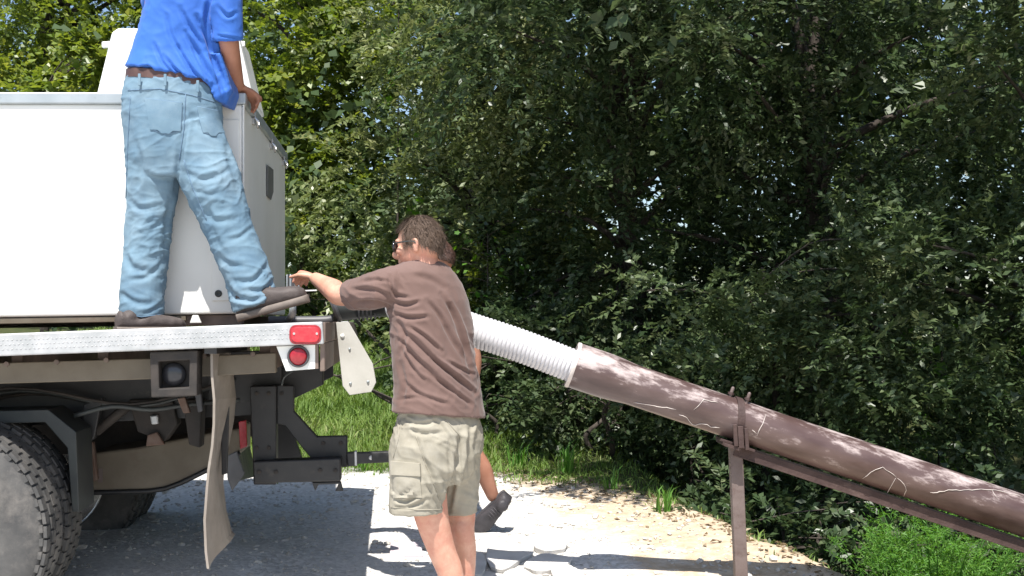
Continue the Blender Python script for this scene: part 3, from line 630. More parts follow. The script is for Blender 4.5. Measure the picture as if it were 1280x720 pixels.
    for k_ in range(9): MB().lathe(TP(-20+42*k_, 0, .16)*1.0 if False else T(-1.9+.2*k_, .158, -.125), -AY, [(0, .012), (.007, .011), (.008, .003)], 6).build('bolt', 'brown_steel', tr)
    a = TP(434, 574, .64); 
    MB().bar(a, TP(446, 573, .64), .05, .065).build('receiver_tube', 'black_steel', tr, bevel=.006)
    MB().bar(TP(443, 572.5, .64), TP(520, 569, .60), .045, .052).build('draw_bar', 'black_steel', tr, bevel=.006)
    MB().bar(TP(443.5, 572.5, .64), TP(446.5, 572.4, .64), .056, .066).build('bar_collar', 'galv', tr, bevel=.002)
    MB().lathe(TP(464, 572, .612), -AY, [(0, .012), (.006, .011), (.006, .001)], 12).build('hitch_pin', 'galv', tr, smooth=True)
    pp('red_reflector', [(298, 527), (308, 525), (309, 558), (300, 562)], .72, .02, 'dark_red_lens', .004)
    # wheels
    def wheel(cx, yl, m_out, tread=True, dish=True, fine=True):
        c0 = cx+AY*yl; w = .235; R = .49
        prof = [(.02, .285), (.0, .30), (-.012, .33), (-.018, .38), (-.014, .425), (.0, .455), (.02, .476), (.045, .485), (.12, .488), (.19, .485), (.215, .476), (.235, .455), (.249, .425), (.253, .38), (.247, .33), (.235, .30), (.215, .285)]
        ty = MB().lathe(c0, AY, prof, 72, closed=True).build('tyre', 'tyre', tr, smooth=True)
        if tread:
            tb = MB(); nb = 54
            for k in range(nb):
                for (off, wd, da, rr_) in ((.030, .048, 0, .4815), (.085, .048, .5, .4865), (.145, .048, 0, .4865), (.2, .048, .5, .4815)):
                    th = 2*math.pi*(k+da)/nb; u = AX.cross(AY).normalized()*math.sin(th)+AX*math.cos(th); tng = u.cross(AY).normalized()
                    Rm = Matrix((tng, AY, u)).transposed()
                    tb.box(c0+AY*off+u*rr_, .046, wd, .014, Rm)
                th = 2*math.pi*(k+.25)/nb; u = AX.cross(AY).normalized()*math.sin(th)+AX*math.cos(th); tng = u.cross(AY).normalized()
                tb.box(c0+AY*(.010)+u*.466, .030, .016, .016, Matrix((tng, AY, u)).transposed())
            tag(tb.build('tread_blocks', 'tyre', ty, bevel=0), kind='stuff')
        rim = MB().lathe(c0, AY, [(.018, .292), (.006, .296), (.006, .28), (.03, .27), (.06, .262), (.11, .25), (.125, .2), (.12, .12), (.085, .11), (.06, .08), (.058, .01)], 48).build('rim', 'chrome', tr, smooth=True)
        if fine:
            for k in range(8):
                th = 2*math.pi*k/8; u = AX*math.cos(th)+AX.cross(AY).normalized()*math.sin(th)
                MB().lathe(c0+AY*.10+u*.145, -AY, [(0, .016), (.03, .015), (.032, .003)], 6).build('wheel_nut', 'chrome', rim)
    wc = TP(-99, 674, .06)-AY*.06; wc2 = wc
    wheel(wc, .06, None); wheel(wc, .36, None, True, fine=False)
    wheel(wc, 1.76, None, True, fine=False); wheel(wc, 2.06, None, True, fine=False)
    MB().tube([wc+AY*.2, wc+AY*2.2], .075, 16).build('axle', 'grime', tr, smooth=True)
    MB().ball(wc+AY*1.18, (.2, .17, .2)).build('differential', 'grime', tr, smooth=True)
    pp('mud_guard', [(-240, 520), (60, 512), (95, 540), (99, 640), (90, 640), (84, 560), (56, 528), (-240, 536)], .38, .25, 'black_plastic', .004)
    # front of the truck outside the frame, in plain form
    for yy in (.12, 1.98):
        c0 = T(-5.6, yy, 0); c0.z = .49
        MB().lathe(c0, AY, [(.02, .285), (0, .32), (0, .44), (.03, .485), (.2, .485), (.235, .44), (.235, .32), (.21, .285)], 40, closed=True).build('tyre', 'tyre', tr, smooth=True)
    MB().prism([T(-4.85, .05, -.3), T(-4.85, .05, 1.35), T(-5.6, .05, 1.35), T(-6.2, .05, .55), T(-7.2, .05, .4), T(-7.2, .05, -.35)], AY*2.2).build('cab', 'white_paint', tr, bevel=.06, seg=3)
build_truck()

# ------------------------------------------------------------------ fish hauling tank on the deck
TX0 = TP(304, 130, .42)                # near right upper corner of the tank
BX = Vector((math.cos(YAW)*math.cos(math.radians(.9)), math.sin(YAW)*math.cos(math.radians(.9)), math.sin(math.radians(.9))))
def B(x, y, z): return TX0+BX*x+AY*y+AZ*z          # tank coordinates: x to the rear, y across, z up, from that corner
def BP(px, py, yl):
    D = Vector(((px-CX)/F, 1, -(py-HY)/F)); o = TX0+AY*yl
    return EYE+D*((o-EYE).dot(AY)/D.dot(AY))
def BR(px, py, x=0.0):
    """point on the right end face (plane x metres out)"""
    D = Vector(((px-CX)/F, 1, -(py-HY)/F)); n = Vector((math.cos(YAW), math.sin(YAW), 0)); o = TX0+n*x
    return EYE+D*((o-EYE).dot(n)/D.dot(n))
def build_tank():
    zb = BP(304, 392, 0).z-TX0.z
    L = 3.4; Wd = 1.5
    far = BR(357, 206); Wd = (far-TX0).dot(AY)
    tk = thing('hauling_tank', 'big white rectangular fish hauling tank sitting on the truck deck', 'tank', B(-L/2, Wd/2, zb-.05))
    dz = far.z-TX0.z                                         # far top edge sits where the photograph has it
    MB().prism([B(-L, .002, .0), B(-.002, .002, 0), B(-.002, .002, zb), B(-L, .002, zb)], AY*(Wd-.004)).build('tank_body', 'white_paint', tk, bevel=.012, seg=3)
    lid = MB().prism([B(-L-.012, -.012, .048), B(.012, -.012, .048), B(.012, -.012, -.002), B(-L-.012, -.012, -.002)], AY*(Wd+.024)).build('lid', 'lid_metal', tk, bevel=.006)
    MB().prism([B(-.003, -.004, -.003), B(.005, -.004, -.003), B(.005, -.004, zb+.01), B(-.003, -.004, zb+.01)], AY*.03).build('corner_trim', 'white_paint', tk, bevel=.002)
    # corner panel low on the front
    n = Vector((math.sin(YAW), -math.cos(YAW), 0))
    MB().prism([BP(265, 150, -.001), BP(299, 150, -.001), BP(299, 375, -.001), BP(265, 376, -.001)], n*.006).build('corner_panel', 'white_paint', tk, bevel=.0015)
    MB().lathe(BP(273, 367, -.007), n, [(0, .016), (.006, .015), (.007, .008), (.003, .004)], 18).build('drain_plug', 'black_plastic', tk, smooth=True)
    # base rails
    MB().prism([B(-L, .01, zb-.004), B(-.25, .01, zb-.004), B(-.25, .01, zb-.028), B(-L, .01, zb-.034)], AY*.08).build('base_rail', 'beige_steel', tk, bevel=.003)
    MB().prism([B(-.26, .03, zb-.004), B(-.01, .03, zb-.004), B(-.01, .03, zb-.05), B(-.26, .03, zb-.05)], AY*.08).build('base_rail', 'brown_steel', tk, bevel=.003)
    MB().prism([B(-L, Wd-.1, zb-.004), B(-.01, Wd-.1, zb-.004), B(-.01, Wd-.1, zb-.05), B(-L, Wd-.1, zb-.05)], AY*.08).build('base_rail', 'beige_steel', tk, bevel=.003)
    mb = MB(); p = BP(237, 404, -.03); mb.prism([p, p+BX*.05, p+BX*.035+AZ*.035, p+BX*.012+AZ*.035], AY*.02); mb.build('tie_down_cleat', 'white_paint', tk, bevel=.003)
    # latches on the right end
    for k, (px, py) in enumerate(((317, 152), (339, 183), (354, 204))):
        c = BR(px, py, .004); s = 1.0
        la = MB().box(c, .012, .05, .03).build('latch', 'galv', tk, bevel=.003)
        mb = MB(); mb.tube([c+Vector((.008, -.02, .016)), c+Vector((.022, -.018, -.004)), c+Vector((.02, .0, -.03)), c+Vector((.022, .018, -.004)), c+Vector((.008, .02, .016))], .005, 8, 4); mb.build('bail', 'chrome', la, smooth=True)
        MB().box(c+Vector((.006, .0, .03)), .012, .03, .022).build('keeper', 'galv', la, bevel=.003)
    sg = [BR(x, y, .002) for x, y in ((333.5, 206), (341, 212), (341, 240), (338, 250), (333.5, 245))]
    MB().prism(sg, BX*.004).build('dark_plate', 'sign_dark', tk, bevel=.001)
    # raised hood on the lid
    yl = .85
    hd = [(118, 128), (139.5, 40), (147, 35), (290, 35), (297, 40), (318, 128)]
    hood = MB().prism([BP(x, y, yl) for x, y in hd], AY*.45).build('hood', 'white_paint', tk, bevel=.012, seg=3)
    for (x0, x1) in ((127, 138), (293, 306)):
        MB().prism([BP(x0, 52, yl+.1), BP(x1, 51, yl+.1), BP(x1, 58, yl+.1), BP(x0, 59, yl+.1)], AY*.03).build('lift_lug', 'white_paint', hood, bevel=.004)
    # outlet: stub pipe, gate valve with ribbed grip, coupling and flange
    yo = .62
    a = BP(336, 401, yo); b_ = BP(416, 399, yo)
    MB().tube([a, BP(395, 401, yo), b_, BP(424, 390, yo)], .024, 16, 4).build('outlet_pipe', 'gray_plastic', tk, smooth=True, auto=40)
    fl = MB().lathe(BP(416, 385, yo), BP(436, 377, yo)-BP(416, 385, yo), [(0, .05), (.0, .075), (.012, .08), (.024, .075), (.024, .05)], 28, closed=True).build('flange', 'gray_plastic', tk, smooth=True, auto=40)
    cp = MB().tube([BP(417, 386, yo), BP(430, 385, yo), BP(475, 380.5, yo), P(500, 382.5, 5.41)], .062, 22, 3).build('coupling', 'black_plastic', tk, smooth=True, auto=40)
    for x in (449, 454, 459, 464, 469, 474):
        MB().lathe(BP(x, 385-.17*(x-449), yo), BX, [(-.004, .058), (-.004, .068), (.004, .068), (.004, .058)], 22, closed=True).build('rib', 'gray_plastic', cp, smooth=True, auto=40)
    v0 = BP(366, 392, .30); v1 = BP(366, 374, .30); v2 = BP(366, 343, .30)
    vs = MB().tube([a.lerp(b_, .3), v0, v1], .017, 10).build('valve_stem', 'lid_metal', tk, smooth=True)
    gp = MB().tube([v1, v2], .027, 14).build('valve_grip', 'gray_plastic', tk, smooth=True, auto=40)
    for k in range(7):
        th = 2*math.pi*k/7; u = Vector((math.cos(th), math.sin(th), 0))*.027
        MB().tube([v1+u+AZ*.006, v2+u-AZ*.006], .005, 6, round_ends=True).build('grip_rib', 'lid_metal', gp, smooth=True)
    MB().bar(BP(371, 344.5, .30), BP(384, 343.0, .33), .03, .02).build('valve_lever', 'gray_plastic', tk, bevel=.003)
    MB().bar(BP(371, 364, .30), BP(396, 363, .33), .008, .007).build('valve_pin', 'white_paint', tk, bevel=.002)
    return tk
build_tank()

# ------------------------------------------------------------------ rusty pipe, stand, hose
PA = P(716, 456, 5.2); PB = P(1280, 645, 5.2); PD = (PB-PA).normalized()
PN = Vector((PD.z, 0, -PD.x)); PN = -PN if PN.z < 0 else PN            # up-ish normal of the pipe in the picture plane
PM = Matrix((PD, Vector((0, 1, 0)), PD.cross(Vector((0, 1, 0))))).transposed().to_4x4(); PM.translation = PA
def PW(s, h, y=0): return PA+PD*s+PN*h+Vector((0, y, 0))
def on_pipe(px, py, R=.0935):
    """point of the pipe surface seen at a photo pixel"""
    D = Vector(((px-CX)/F, 1, -(py-HY)/F)); o = EYE-PA; 
    dp = D-PD*D.dot(PD); op = o-PD*o.dot(PD)
    a = dp.dot(dp); b = 2*dp.dot(op); c = op.dot(op)-R*R; disc = b*b-4*a*c
    t = (-b-math.sqrt(max(disc, 0)))/(2*a); p = EYE+D*t
    ax = PA+PD*(p-PA).dot(PD); return p, (p-ax).normalized()
def build_pipe():
    pi = thing('drain_pipe', 'rusty brown scratched pipe sloping down to the right on a stand', 'pipe', PM)
    s0 = .27
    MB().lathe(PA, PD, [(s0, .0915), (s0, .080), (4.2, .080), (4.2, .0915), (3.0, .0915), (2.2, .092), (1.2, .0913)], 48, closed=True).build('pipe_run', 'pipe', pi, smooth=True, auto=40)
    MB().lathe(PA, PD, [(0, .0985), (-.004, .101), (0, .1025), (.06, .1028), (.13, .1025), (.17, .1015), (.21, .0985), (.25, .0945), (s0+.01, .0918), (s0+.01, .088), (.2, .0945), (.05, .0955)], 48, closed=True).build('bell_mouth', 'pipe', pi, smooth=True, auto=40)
    MB().lathe(PA, PD, [(-.006, .0935), (-.006, .1035), (.004, .1055), (.010, .1035), (.010, .0935)], 48, closed=True).build('mouth_rim', 'chalk', pi, smooth=True, auto=40)
    def scr(pts, w=.0014):
        q = []
        for i in range(len(pts)-1):
            k = max(2, int(abs(pts[i+1][0]-pts[i][0])/6)+1)
            for j in range(k): t = j/k; q.append((lerp(pts[i][0], pts[i+1][0], t), lerp(pts[i][1], pts[i+1][1], t)))
        q.append(pts[-1]); W_ = []
        for i, (x, y) in enumerate(q):
            p, n = on_pipe(x+random.gauss(0, .5), y+random.gauss(0, .5)); W_.append(p+n*.0002)
        MB().tube(W_, [w*(.35 if i in (0, len(W_)-1) else random.uniform(.7, 1.2)) for i in range(len(W_))], 6).build('scratch_mark', 'chalk', pi, smooth=True)
    for pts in ([(792, 503), (823, 508), (845, 512)], [(849, 518), (858, 521), (866, 531), (878, 530), (900, 535)], [(868, 512), (880, 500), (898, 503)], [(946, 545), (953, 530), (958, 517)],
                [(1078, 598), (1094, 587), (1103, 584), (1112, 590), (1120, 597)], [(1120, 597), (1112, 610), (1103, 624)], [(1121, 597), (1130, 605), (1133, 612), (1129, 621)], [(1162, 616), (1180, 614), (1210, 612), (1240, 612), (1279, 621)],
                [(1241, 612), (1247, 624)], [(940, 537), (946, 542)]): scr(pts)
    # blotches of pale limewash clinging to the mouth
    # stand
    sx = (P(922, 520, 5.2)-PA).dot(PD)
    foot = P(927.5, 772, 5.2); foot.z = float(gz(foot.x, 5.2))-.05
    st = thing('pipe_stand', 'rusty iron stand with clamp and angle rail holding up the pipe', 'pipe stand', Vector((foot.x, 5.2, 0)))
    tp = P(919, 556, 5.2)
    MB().bar(foot, tp, .056, .056, (0, 1, 0)).build('post', 'post_paint', st, bevel=.004)
    MB().box(tp+Vector((.0, 0, .004)), .16, .13, .012, PM.to_3x3()).build('saddle_plate', 'rust_iron', st, bevel=.002)
    # clamp strap round the pipe
    ring = []
    mb = MB(); n = 40; R1, R2 = .0935, .0995
    uu, vv = PN, Vector((0, -1, 0)); ro, ri = [], []
    prof = [(-.016, R1), (.016, R1), (.016, R2), (-.016, R2)]
    rings = []
    for k in range(n+1):
        th = math.radians(-60+300*k/n)-math.radians(0); d = uu*math.cos(th)+vv*math.sin(th)
        sk = sx-.02+.05*(1-math.cos(th))*.5
        rings.append([PA+PD*(sk+a)+d*r for a, r in prof])
    mb.rings(rings); mb.build('clamp_strap', 'rust_iron', st, bevel=.001)
    for s_, y_ in ((sx-.062, -.012), (sx+.012, -.03)):
        b = MB().tube([PW(s_, .07, y_), PW(s_, .128, y_)], .008, 10, round_ends=True).build('clamp_bolt', 'post_paint', st, smooth=True)
        MB().lathe(PW(s_, .098, y_), PN, [(0, .014), (.011, .014), (.011, .004)], 6).build('nut', 'rust_iron', b)
    # cheek plates on the near side
    for dx, w_ in ((-.028, .018), (-.003, .024), (.024, .016)):
        a = PW(sx+dx+.005, -.02, -.108); b_ = Vector((a.x+.006, a.y, PW(sx+dx, -.118).z-.005))
        MB().bar(a, b_, .012, w_, (1, 0, 0)).build('cheek_plate', 'rust_iron', st, bevel=.002)
    MB().bar(PW(sx+.0, -.118, -.106), PW(sx+.0, -.118, .1), .075, .014, PN).build('cross_plate', 'rust_iron', st, bevel=.002)
    # angle rail under the pipe
    r0, r1 = sx+.03, 4.0
    mb = MB(); mb.bar(PW(r0, -.128, -.03), PW(r1, -.128, -.03), .008, .045, PN); mb.build('angle_rail', 'rust_iron', st, bevel=.001)
    mb = MB(); mb.bar(PW(r0, -.152, .0), PW(r1, -.152, .0), .07, .007, PN); mb.build('rail_flange', 'rust_iron', st, bevel=.001)
    mb = MB(); mb.bar(PW(r0, -.110, .01), PW(r1, -.110, .01), .05, .02, PN); mb.build('rail_web', 'brown_steel', st)
    f2 = PW(3.4, -.16, 0); MB().bar(Vector((f2.x, 5.2, float(gz(f2.x, 5.2))-.3)), f2, .056, .056, (0, 1, 0)).build('post', 'post_paint', st, bevel=.004)
build_pipe()

def build_hose():
    ctrl = [P(760, 474, 5.2), P(716, 457.5, 5.2), P(650, 432, 5.2), P(588, 411.5, 5.22), P(540, 395.5, 5.28), P(512, 385, 5.36), P(497, 382, 5.42)]
    q = []
    sub = 60
    for i in range(len(ctrl)-1):
        p0 = ctrl[max(i-1, 0)]; p1 = ctrl[i]; p2 = ctrl[i+1]; p3 = ctrl[min(i+2, len(ctrl)-1)]
        for k in range(sub):
            t = k/sub; t2 = t*t; t3 = t2*t
            q.append(p0*(-.5*t3+t2-.5*t)+p1*(1.5*t3-2.5*t2+1)+p2*(-1.5*t3+2*t2+.5*t)+p3*(.5*t3-.5*t2))
    # resample by arc length
    d = [0]
    for i in range(1, len(q)): d.append(d[-1]+(q[i]-q[i-1]).length)
    Ltot = d[-1]; pitch = .0185; m_ = int(Ltot/pitch*7); pts, rad = [], []
    qa = np.array([tuple(v) for v in q])
    for k in range(m_+1):
        s = Ltot*k/m_; p = Vector([np.interp(s, d, qa[:, c]) for c in range(3)]); pts.append(p)
        ph = (s/pitch) % 1
        rad.append(.0705+.0048*(1 if .12 < ph < .62 else 0 if ph > .74 else .5))
    mb = MB(); mb.tube(pts, rad, 40)
    o = mb.build('corrugated_hose', 'hose', None, smooth=True, loc=P(650, 432, 5.2), auto=50)
    tag(o, 'white ribbed corrugated hose pushed into the mouth of the rusty pipe', 'hose')
build_hose()

# ------------------------------------------------------------------ flat stones lying on the drive
def build_slabs():
    def gp(px, py):
        Y = 6.0
        for _ in range(30):
            D = Vector(((px-CX)/F, 1, -(py-HY)/F)); z = float(gz(D.x*Y, Y)); Y = (CZ-z)/(-D.z)
        return Vector((D.x*Y, Y, z))
    labs = [('rounded pale flat stone, farthest of the cluster under the pipe shadow', [(667, 684), (690, 678), (708, 681), (707, 690), (690, 694), (672, 692)]),
            ('broad pale flat stone just right of the brown shirted person\'s legs', [(610, 689), (640, 685), (667, 694), (650, 706), (630, 718), (612, 712)]),
            ('pale flat stone in the middle of the cluster with a scalloped edge', [(655, 709), (676, 698), (700, 700), (716, 704), (706, 713), (680, 719), (660, 717)]),
            ('pale flat stone at the right end of the cluster beside the pipe shadow', [(690, 716), (704, 711), (716, 714), (722, 724), (710, 734), (692, 730)]),
            ('pale flat stone cut by the lower frame edge beside the legs', [(630, 722), (650, 716), (664, 722), (672, 733), (654, 742), (634, 738)]),
            ('small grey flat stone tucked against the standing person\'s legs', [(590, 700), (604, 698), (608, 712), (602, 724), (590, 722)])]
    for i, (lab, pts) in enumerate(labs):
        w = [gp(x, y) for x, y in pts]; c = sum(w, Vector())/len(w); n = 26; out = []
        # round the outline
        k = len(w)
        for j in range(n):
            t = j/n*k; a = int(t) % k; f = t-int(t)
            p0, p1, p2, p3 = w[(a-1) % k], w[a], w[(a+1) % k], w[(a+2) % k]; f2 = f*f; f3 = f2*f
            p = p0*(-.5*f3+f2-.5*f)+p1*(1.5*f3-2.5*f2+1)+p2*(-1.5*f3+2*f2+.5*f)+p3*(.5*f3-.5*f2)
            out.append(Vector((p.x+random.gauss(0, .003), p.y+random.gauss(0, .003), float(gz(p.x, p.y))+.022+random.gauss(0, .001))))
        mb = MB(); out = [p+AZ*.004 for p in out]; mb.rings([[c+(p-c)*.80-AZ*.06 for p in out], out])
        o = mb.build('flat_stone', 'slab', None, loc=c, bevel=.006); tag(o, lab, 'stone', 'flat stones lying on the drive')
    w = [gp(x, y) for x, y in ((488, 681), (526, 681), (529, 697), (487, 697))]
    mb = MB(); mb.prism([p+AZ*.016 for p in w], (0, 0, -.06)); o = mb.build('flat_stone', 'pink_slab', None, loc=w[0], bevel=.006)
    tag(o, 'pinkish rectangular flat stone left of the brown shirted person\'s legs', 'stone', 'flat stones lying on the drive')
build_slabs()
# ------------------------------------------------------------------ people
def solid(mb, voxel, smooth=4, factor=.5):
    """one continuous surface from overlapping closed pieces"""
    ob = bpy.data.objects.new('tmp', mb.mesh('tmp')); COL.objects.link(ob)
    bm = bmesh.new(); bm.from_mesh(ob.data); bmesh.ops.recalc_face_normals(bm, faces=bm.faces); bm.to_mesh(ob.data); bm.free()
    r = ob.modifiers.new('r', 'REMESH'); r.mode = 'VOXEL'; r.voxel_size = voxel; r.use_smooth_shade = True
    if smooth:
        s = ob.modifiers.new('s', 'SMOOTH'); s.factor = factor; s.iterations = smooth
    dg = bpy.context.evaluated_depsgraph_get(); me = bpy.data.meshes.new_from_object(ob.evaluated_get(dg))
    old = ob.data; bpy.data.objects.remove(ob); bpy.data.meshes.remove(old); return me
def co_no(me):
    n = len(me.vertices); co = np.empty(n*3, np.float32); me.vertices.foreach_get('co', co)
    no = np.empty(n*3, np.float32); me.vertex_normals.foreach_get('vector', no)
    return co.reshape(-1, 3).astype(float), no.reshape(-1, 3).astype(float)
def spl(pts, k=6):
    q = []
    for i in range(len(pts)-1):
        p0, p1, p2, p3 = [np.array(pts[min(max(j, 0), len(pts)-1)], float) for j in (i-1, i, i+1, i+2)]
        for j in range(k):
            t = j/k; q.append(tuple(p0*(-.5*t**3+t*t-.5*t)+p1*(1.5*t**3-2.5*t*t+1)+p2*(-1.5*t**3+2*t*t+.5*t)+p3*(.5*t**3-.5*t*t)))
    return q+[tuple(pts[-1])]
def folds(me, lines, wob=.0035, wscale=9, stretch=(1, 1, 1), seed=0, amp=1.0, net=0, nscale=14, ang=0):
    """cloth relief: drawn creases (photo-pixel polylines on the visible side, mapped once onto the mesh) plus soft random undulation"""
    co, no = co_no(me)
    px = CX+F*co[:, 0]/co[:, 1]; py = HY-F*(co[:, 2]-CZ)/co[:, 1]; front = np.clip(-(no*(co-np.array([0, 0, CZ]))/np.linalg.norm(co, axis=1)[:, None]).sum(1)*3, 0, 1)
    disp = np.zeros(len(co))
    for pts, w, a in lines:
        pts = spl(pts)
        best = np.full(len(co), 1e9); sg = np.zeros(len(co)); tt = np.zeros(len(co)); n = len(pts)-1
        for i in range(n):
            (x0, y0), (x1, y1) = pts[i], pts[i+1]; dx, dy = x1-x0, y1-y0; L2 = dx*dx+dy*dy
            t = np.clip(((px-x0)*dx+(py-y0)*dy)/L2, 0, 1); ex, ey = px-x0-t*dx, py-y0-t*dy; d = np.hypot(ex, ey)
            m = d < best; best = np.where(m, d, best); sg = np.where(m, np.sign(ex*dy-ey*dx), sg); tt = np.where(m, (i+t)/n, tt)
        tap = np.clip(np.sin(np.pi*np.clip(tt, .02, .98))**.5, 0, 1)
        s = best*sg/w
        disp += front*tap*a*(-np.exp(-s*s)+.75*np.exp(-((s-1.5)/.9)**2)+.35*np.exp(-((s+1.6)/1.1)**2))
    ss = np.array(stretch)*wscale; ca, sa = math.cos(math.radians(ang)), math.sin(math.radians(ang))
    for i, c in enumerate(co):
        disp[i] = disp[i]*amp+wob*mnoise.fractal(Vector(c*ss+seed), .9, 2.0, 3)
        if net:
            xr, zr = c[0]*ca+c[2]*sa, -c[0]*sa+c[2]*ca
            p = Vector((xr*nscale*.55+seed, c[1]*nscale*.7, zr*nscale*1.25)); wv_ = mnoise.noise(p*.45+Vector((9, 3, 1)))
            p = p+Vector((wv_, wv_*.5, -wv_))*.9
            r1 = 1-abs(mnoise.noise(p))*2; r2 = 1-abs(mnoise.noise(p*2.1+Vector((5, 1, 7))))*2
            disp[i] += net*(max(r1, 0)**3+.45*max(r2, 0)**3-.45)*(.35+.9*max(0, mnoise.noise(Vector(c*3.1+seed*2))+.35))
    co = co+no*disp[:, None]; me.vertices.foreach_set('co', co.astype(np.float32).ravel()); me.update()
    return me
def ellring(c, u, v, n=28, p=2.0):
    out = []
    for k in range(n):
        t = 2*math.pi*k/n; a, b = math.cos(t), math.sin(t)
        out.append(c+u*math.copysign(abs(a)**(2/p), a)+v*math.copysign(abs(b)**(2/p), b))
    return out
def torso(mb, secs, Y, rot, flat, n=32, p=2.2):
    """secs: (py, px_left, px_right[, dY][, tilt]); rot: unit vector of the body's own right-left axis in plan; flat: depth/width"""
    u = Vector((rot[0], rot[1], 0)).normalized(); v = Vector((-u.y, u.x, 0)); R = []
    for s in secs:
        py, x0, x1 = s[:3]; y_ = Y+(s[3] if len(s) > 3 else 0); tilt = s[4] if len(s) > 4 else 0; fl = s[5] if len(s) > 5 else flat
        c = P((x0+x1)/2, py, y_); h = (x1-x0)/2/F*y_
        a = h/math.sqrt(u.x**2+(fl*v.x)**2)
        R.append(ellring(c, u*a+Vector((0, 0, -tilt/F*y_)), v*a*fl, n, p))
    mb.rings(R)
def limb(mb, pts, n=18, sub=4, ends=True, flat=1.0, ref=None): mb.tube([p for p, r in pts], [r for p, r in pts], n, sub, round_ends=ends, flat=flat, ref=ref)
def hand(mb, wrist, fwd, palm, thumb_side, curl=.5, size=1.0, spread=.1):
    """palm slab, four fingers of unequal length bent at three joints, and a thumb off the side"""
    f = Vector(fwd).normalized(); p = Vector(palm); p = (p-f*p.dot(f)).normalized(); s = f.cross(p).normalized()
    if s.dot(Vector(thumb_side)) < 0: s = -s
    w = Vector(wrist); S = size
    k = w+f*.085*S
    mb.tube([w-f*.03*S, w+f*.02*S, w+f*.055*S, k+f*.005*S], [.026*S, .032*S, .041*S, .039*S], 16, 3, round_ends=True, ref=tuple(s), flat=.42)
    for i, (off, ln) in enumerate(((.030, .074), (.010, .083), (-.010, .077), (-.029, .060))):
        b = k+s*off*S-f*.008*S; d = (f+s*off*spread*20*.1).normalized(); pts = [b]; ang = 0
        for j, fr in enumerate((.45, .31, .24)):
            ang += curl*(.75, 1.0, .7)[j]*(1+.08*i); dd = d*math.cos(ang)+p*math.sin(ang); pts.append(pts[-1]+dd*ln*fr*S)
        mb.tube(pts, [.0098*S, .0092*S, .0084*S, .0070*S], 10, 3, round_ends=True)
    b = w+f*.025*S+s*.026*S; d1 = (f*.65+s*.75+p*.25).normalized(); d2 = (f*.85+s*.25+p*.5*min(1, curl+.3)).normalized()
    mb.tube([b, b+d1*.040*S, b+d1*.040*S+d2*.032*S, b+d1*.040*S+d2*.055*S], [.0145*S, .0115*S, .0100*S, .0078*S], 10, 3, round_ends=True)
def head(mb, c, f, up=(0, 0, 1), S=1.0):
    """c: centre of the skull; f: the way the face looks"""
    f = Vector(f).normalized(); up = Vector(up); up = (up-f*up.dot(f)).normalized(); s = up.cross(f); R = Matrix((f, s, up)).transposed()
    q = lambda a, b, d: c+f*a*S+s*b*S+up*d*S
    mb.ball(q(-.006, 0, .012), (.098*S, .077*S, .102*S), R, 24, 16)
    mb.ball(q(.020, 0, -.035), (.074*S, .066*S, .075*S), R, 20, 12)
    mb.ball(q(.045, 0, -.078), (.043*S, .045*S, .038*S), R, 18, 10)
    mb.ball(q(.072, 0, -.098), (.020*S, .024*S, .018*S), R, 12, 8)
    mb.ball(q(.082, 0, .022), (.018*S, .050*S, .013*S), R, 14, 8)                       # brow
    mb.tube([q(.086, 0, .012), q(.103, 0, -.018), q(.112, 0, -.036), q(.092, 0, -.046)], [.009*S, .0115*S, .0145*S, .010*S], 10, 3, round_ends=True)
    for b in (-1, 1):
        mb.ball(q(.100, .013*b, -.040), (.010*S, .009*S, .008*S), R, 10, 6)
        mb.ball(q(.066, .042*b, -.022), (.026*S, .022*S, .020*S), R, 12, 8)             # cheek
        mb.ball(q(.076, .031*b, .006), (.012*S, .014*S, .010*S), R, 10, 6)              # eyelid
        e = Matrix((f, s, up)).transposed() @ Matrix.Rotation(math.radians(-14*b), 3, 'Z') @ Matrix.Rotation(math.radians(12), 3, 'Y')
        mb.ball(q(-.006, .078*b, -.012), (.017*S, .009*S, .031*S), e, 14, 10)           # ear
        mb.tube([q(-.012, .082*b, -.028), q(-.022, .088*b, -.006), q(-.014, .088*b, .016), q(.004, .083*b, .014)], [.005*S, .006*S, .006*S, .005*S], 8, 3, round_ends=True)
    mb.ball(q(.090, 0, -.064), (.010*S, .024*S, .006*S), R, 12, 6); mb.ball(q(.088, 0, -.075), (.010*S, .021*S, .007*S), R, 12, 6)
    return q, R
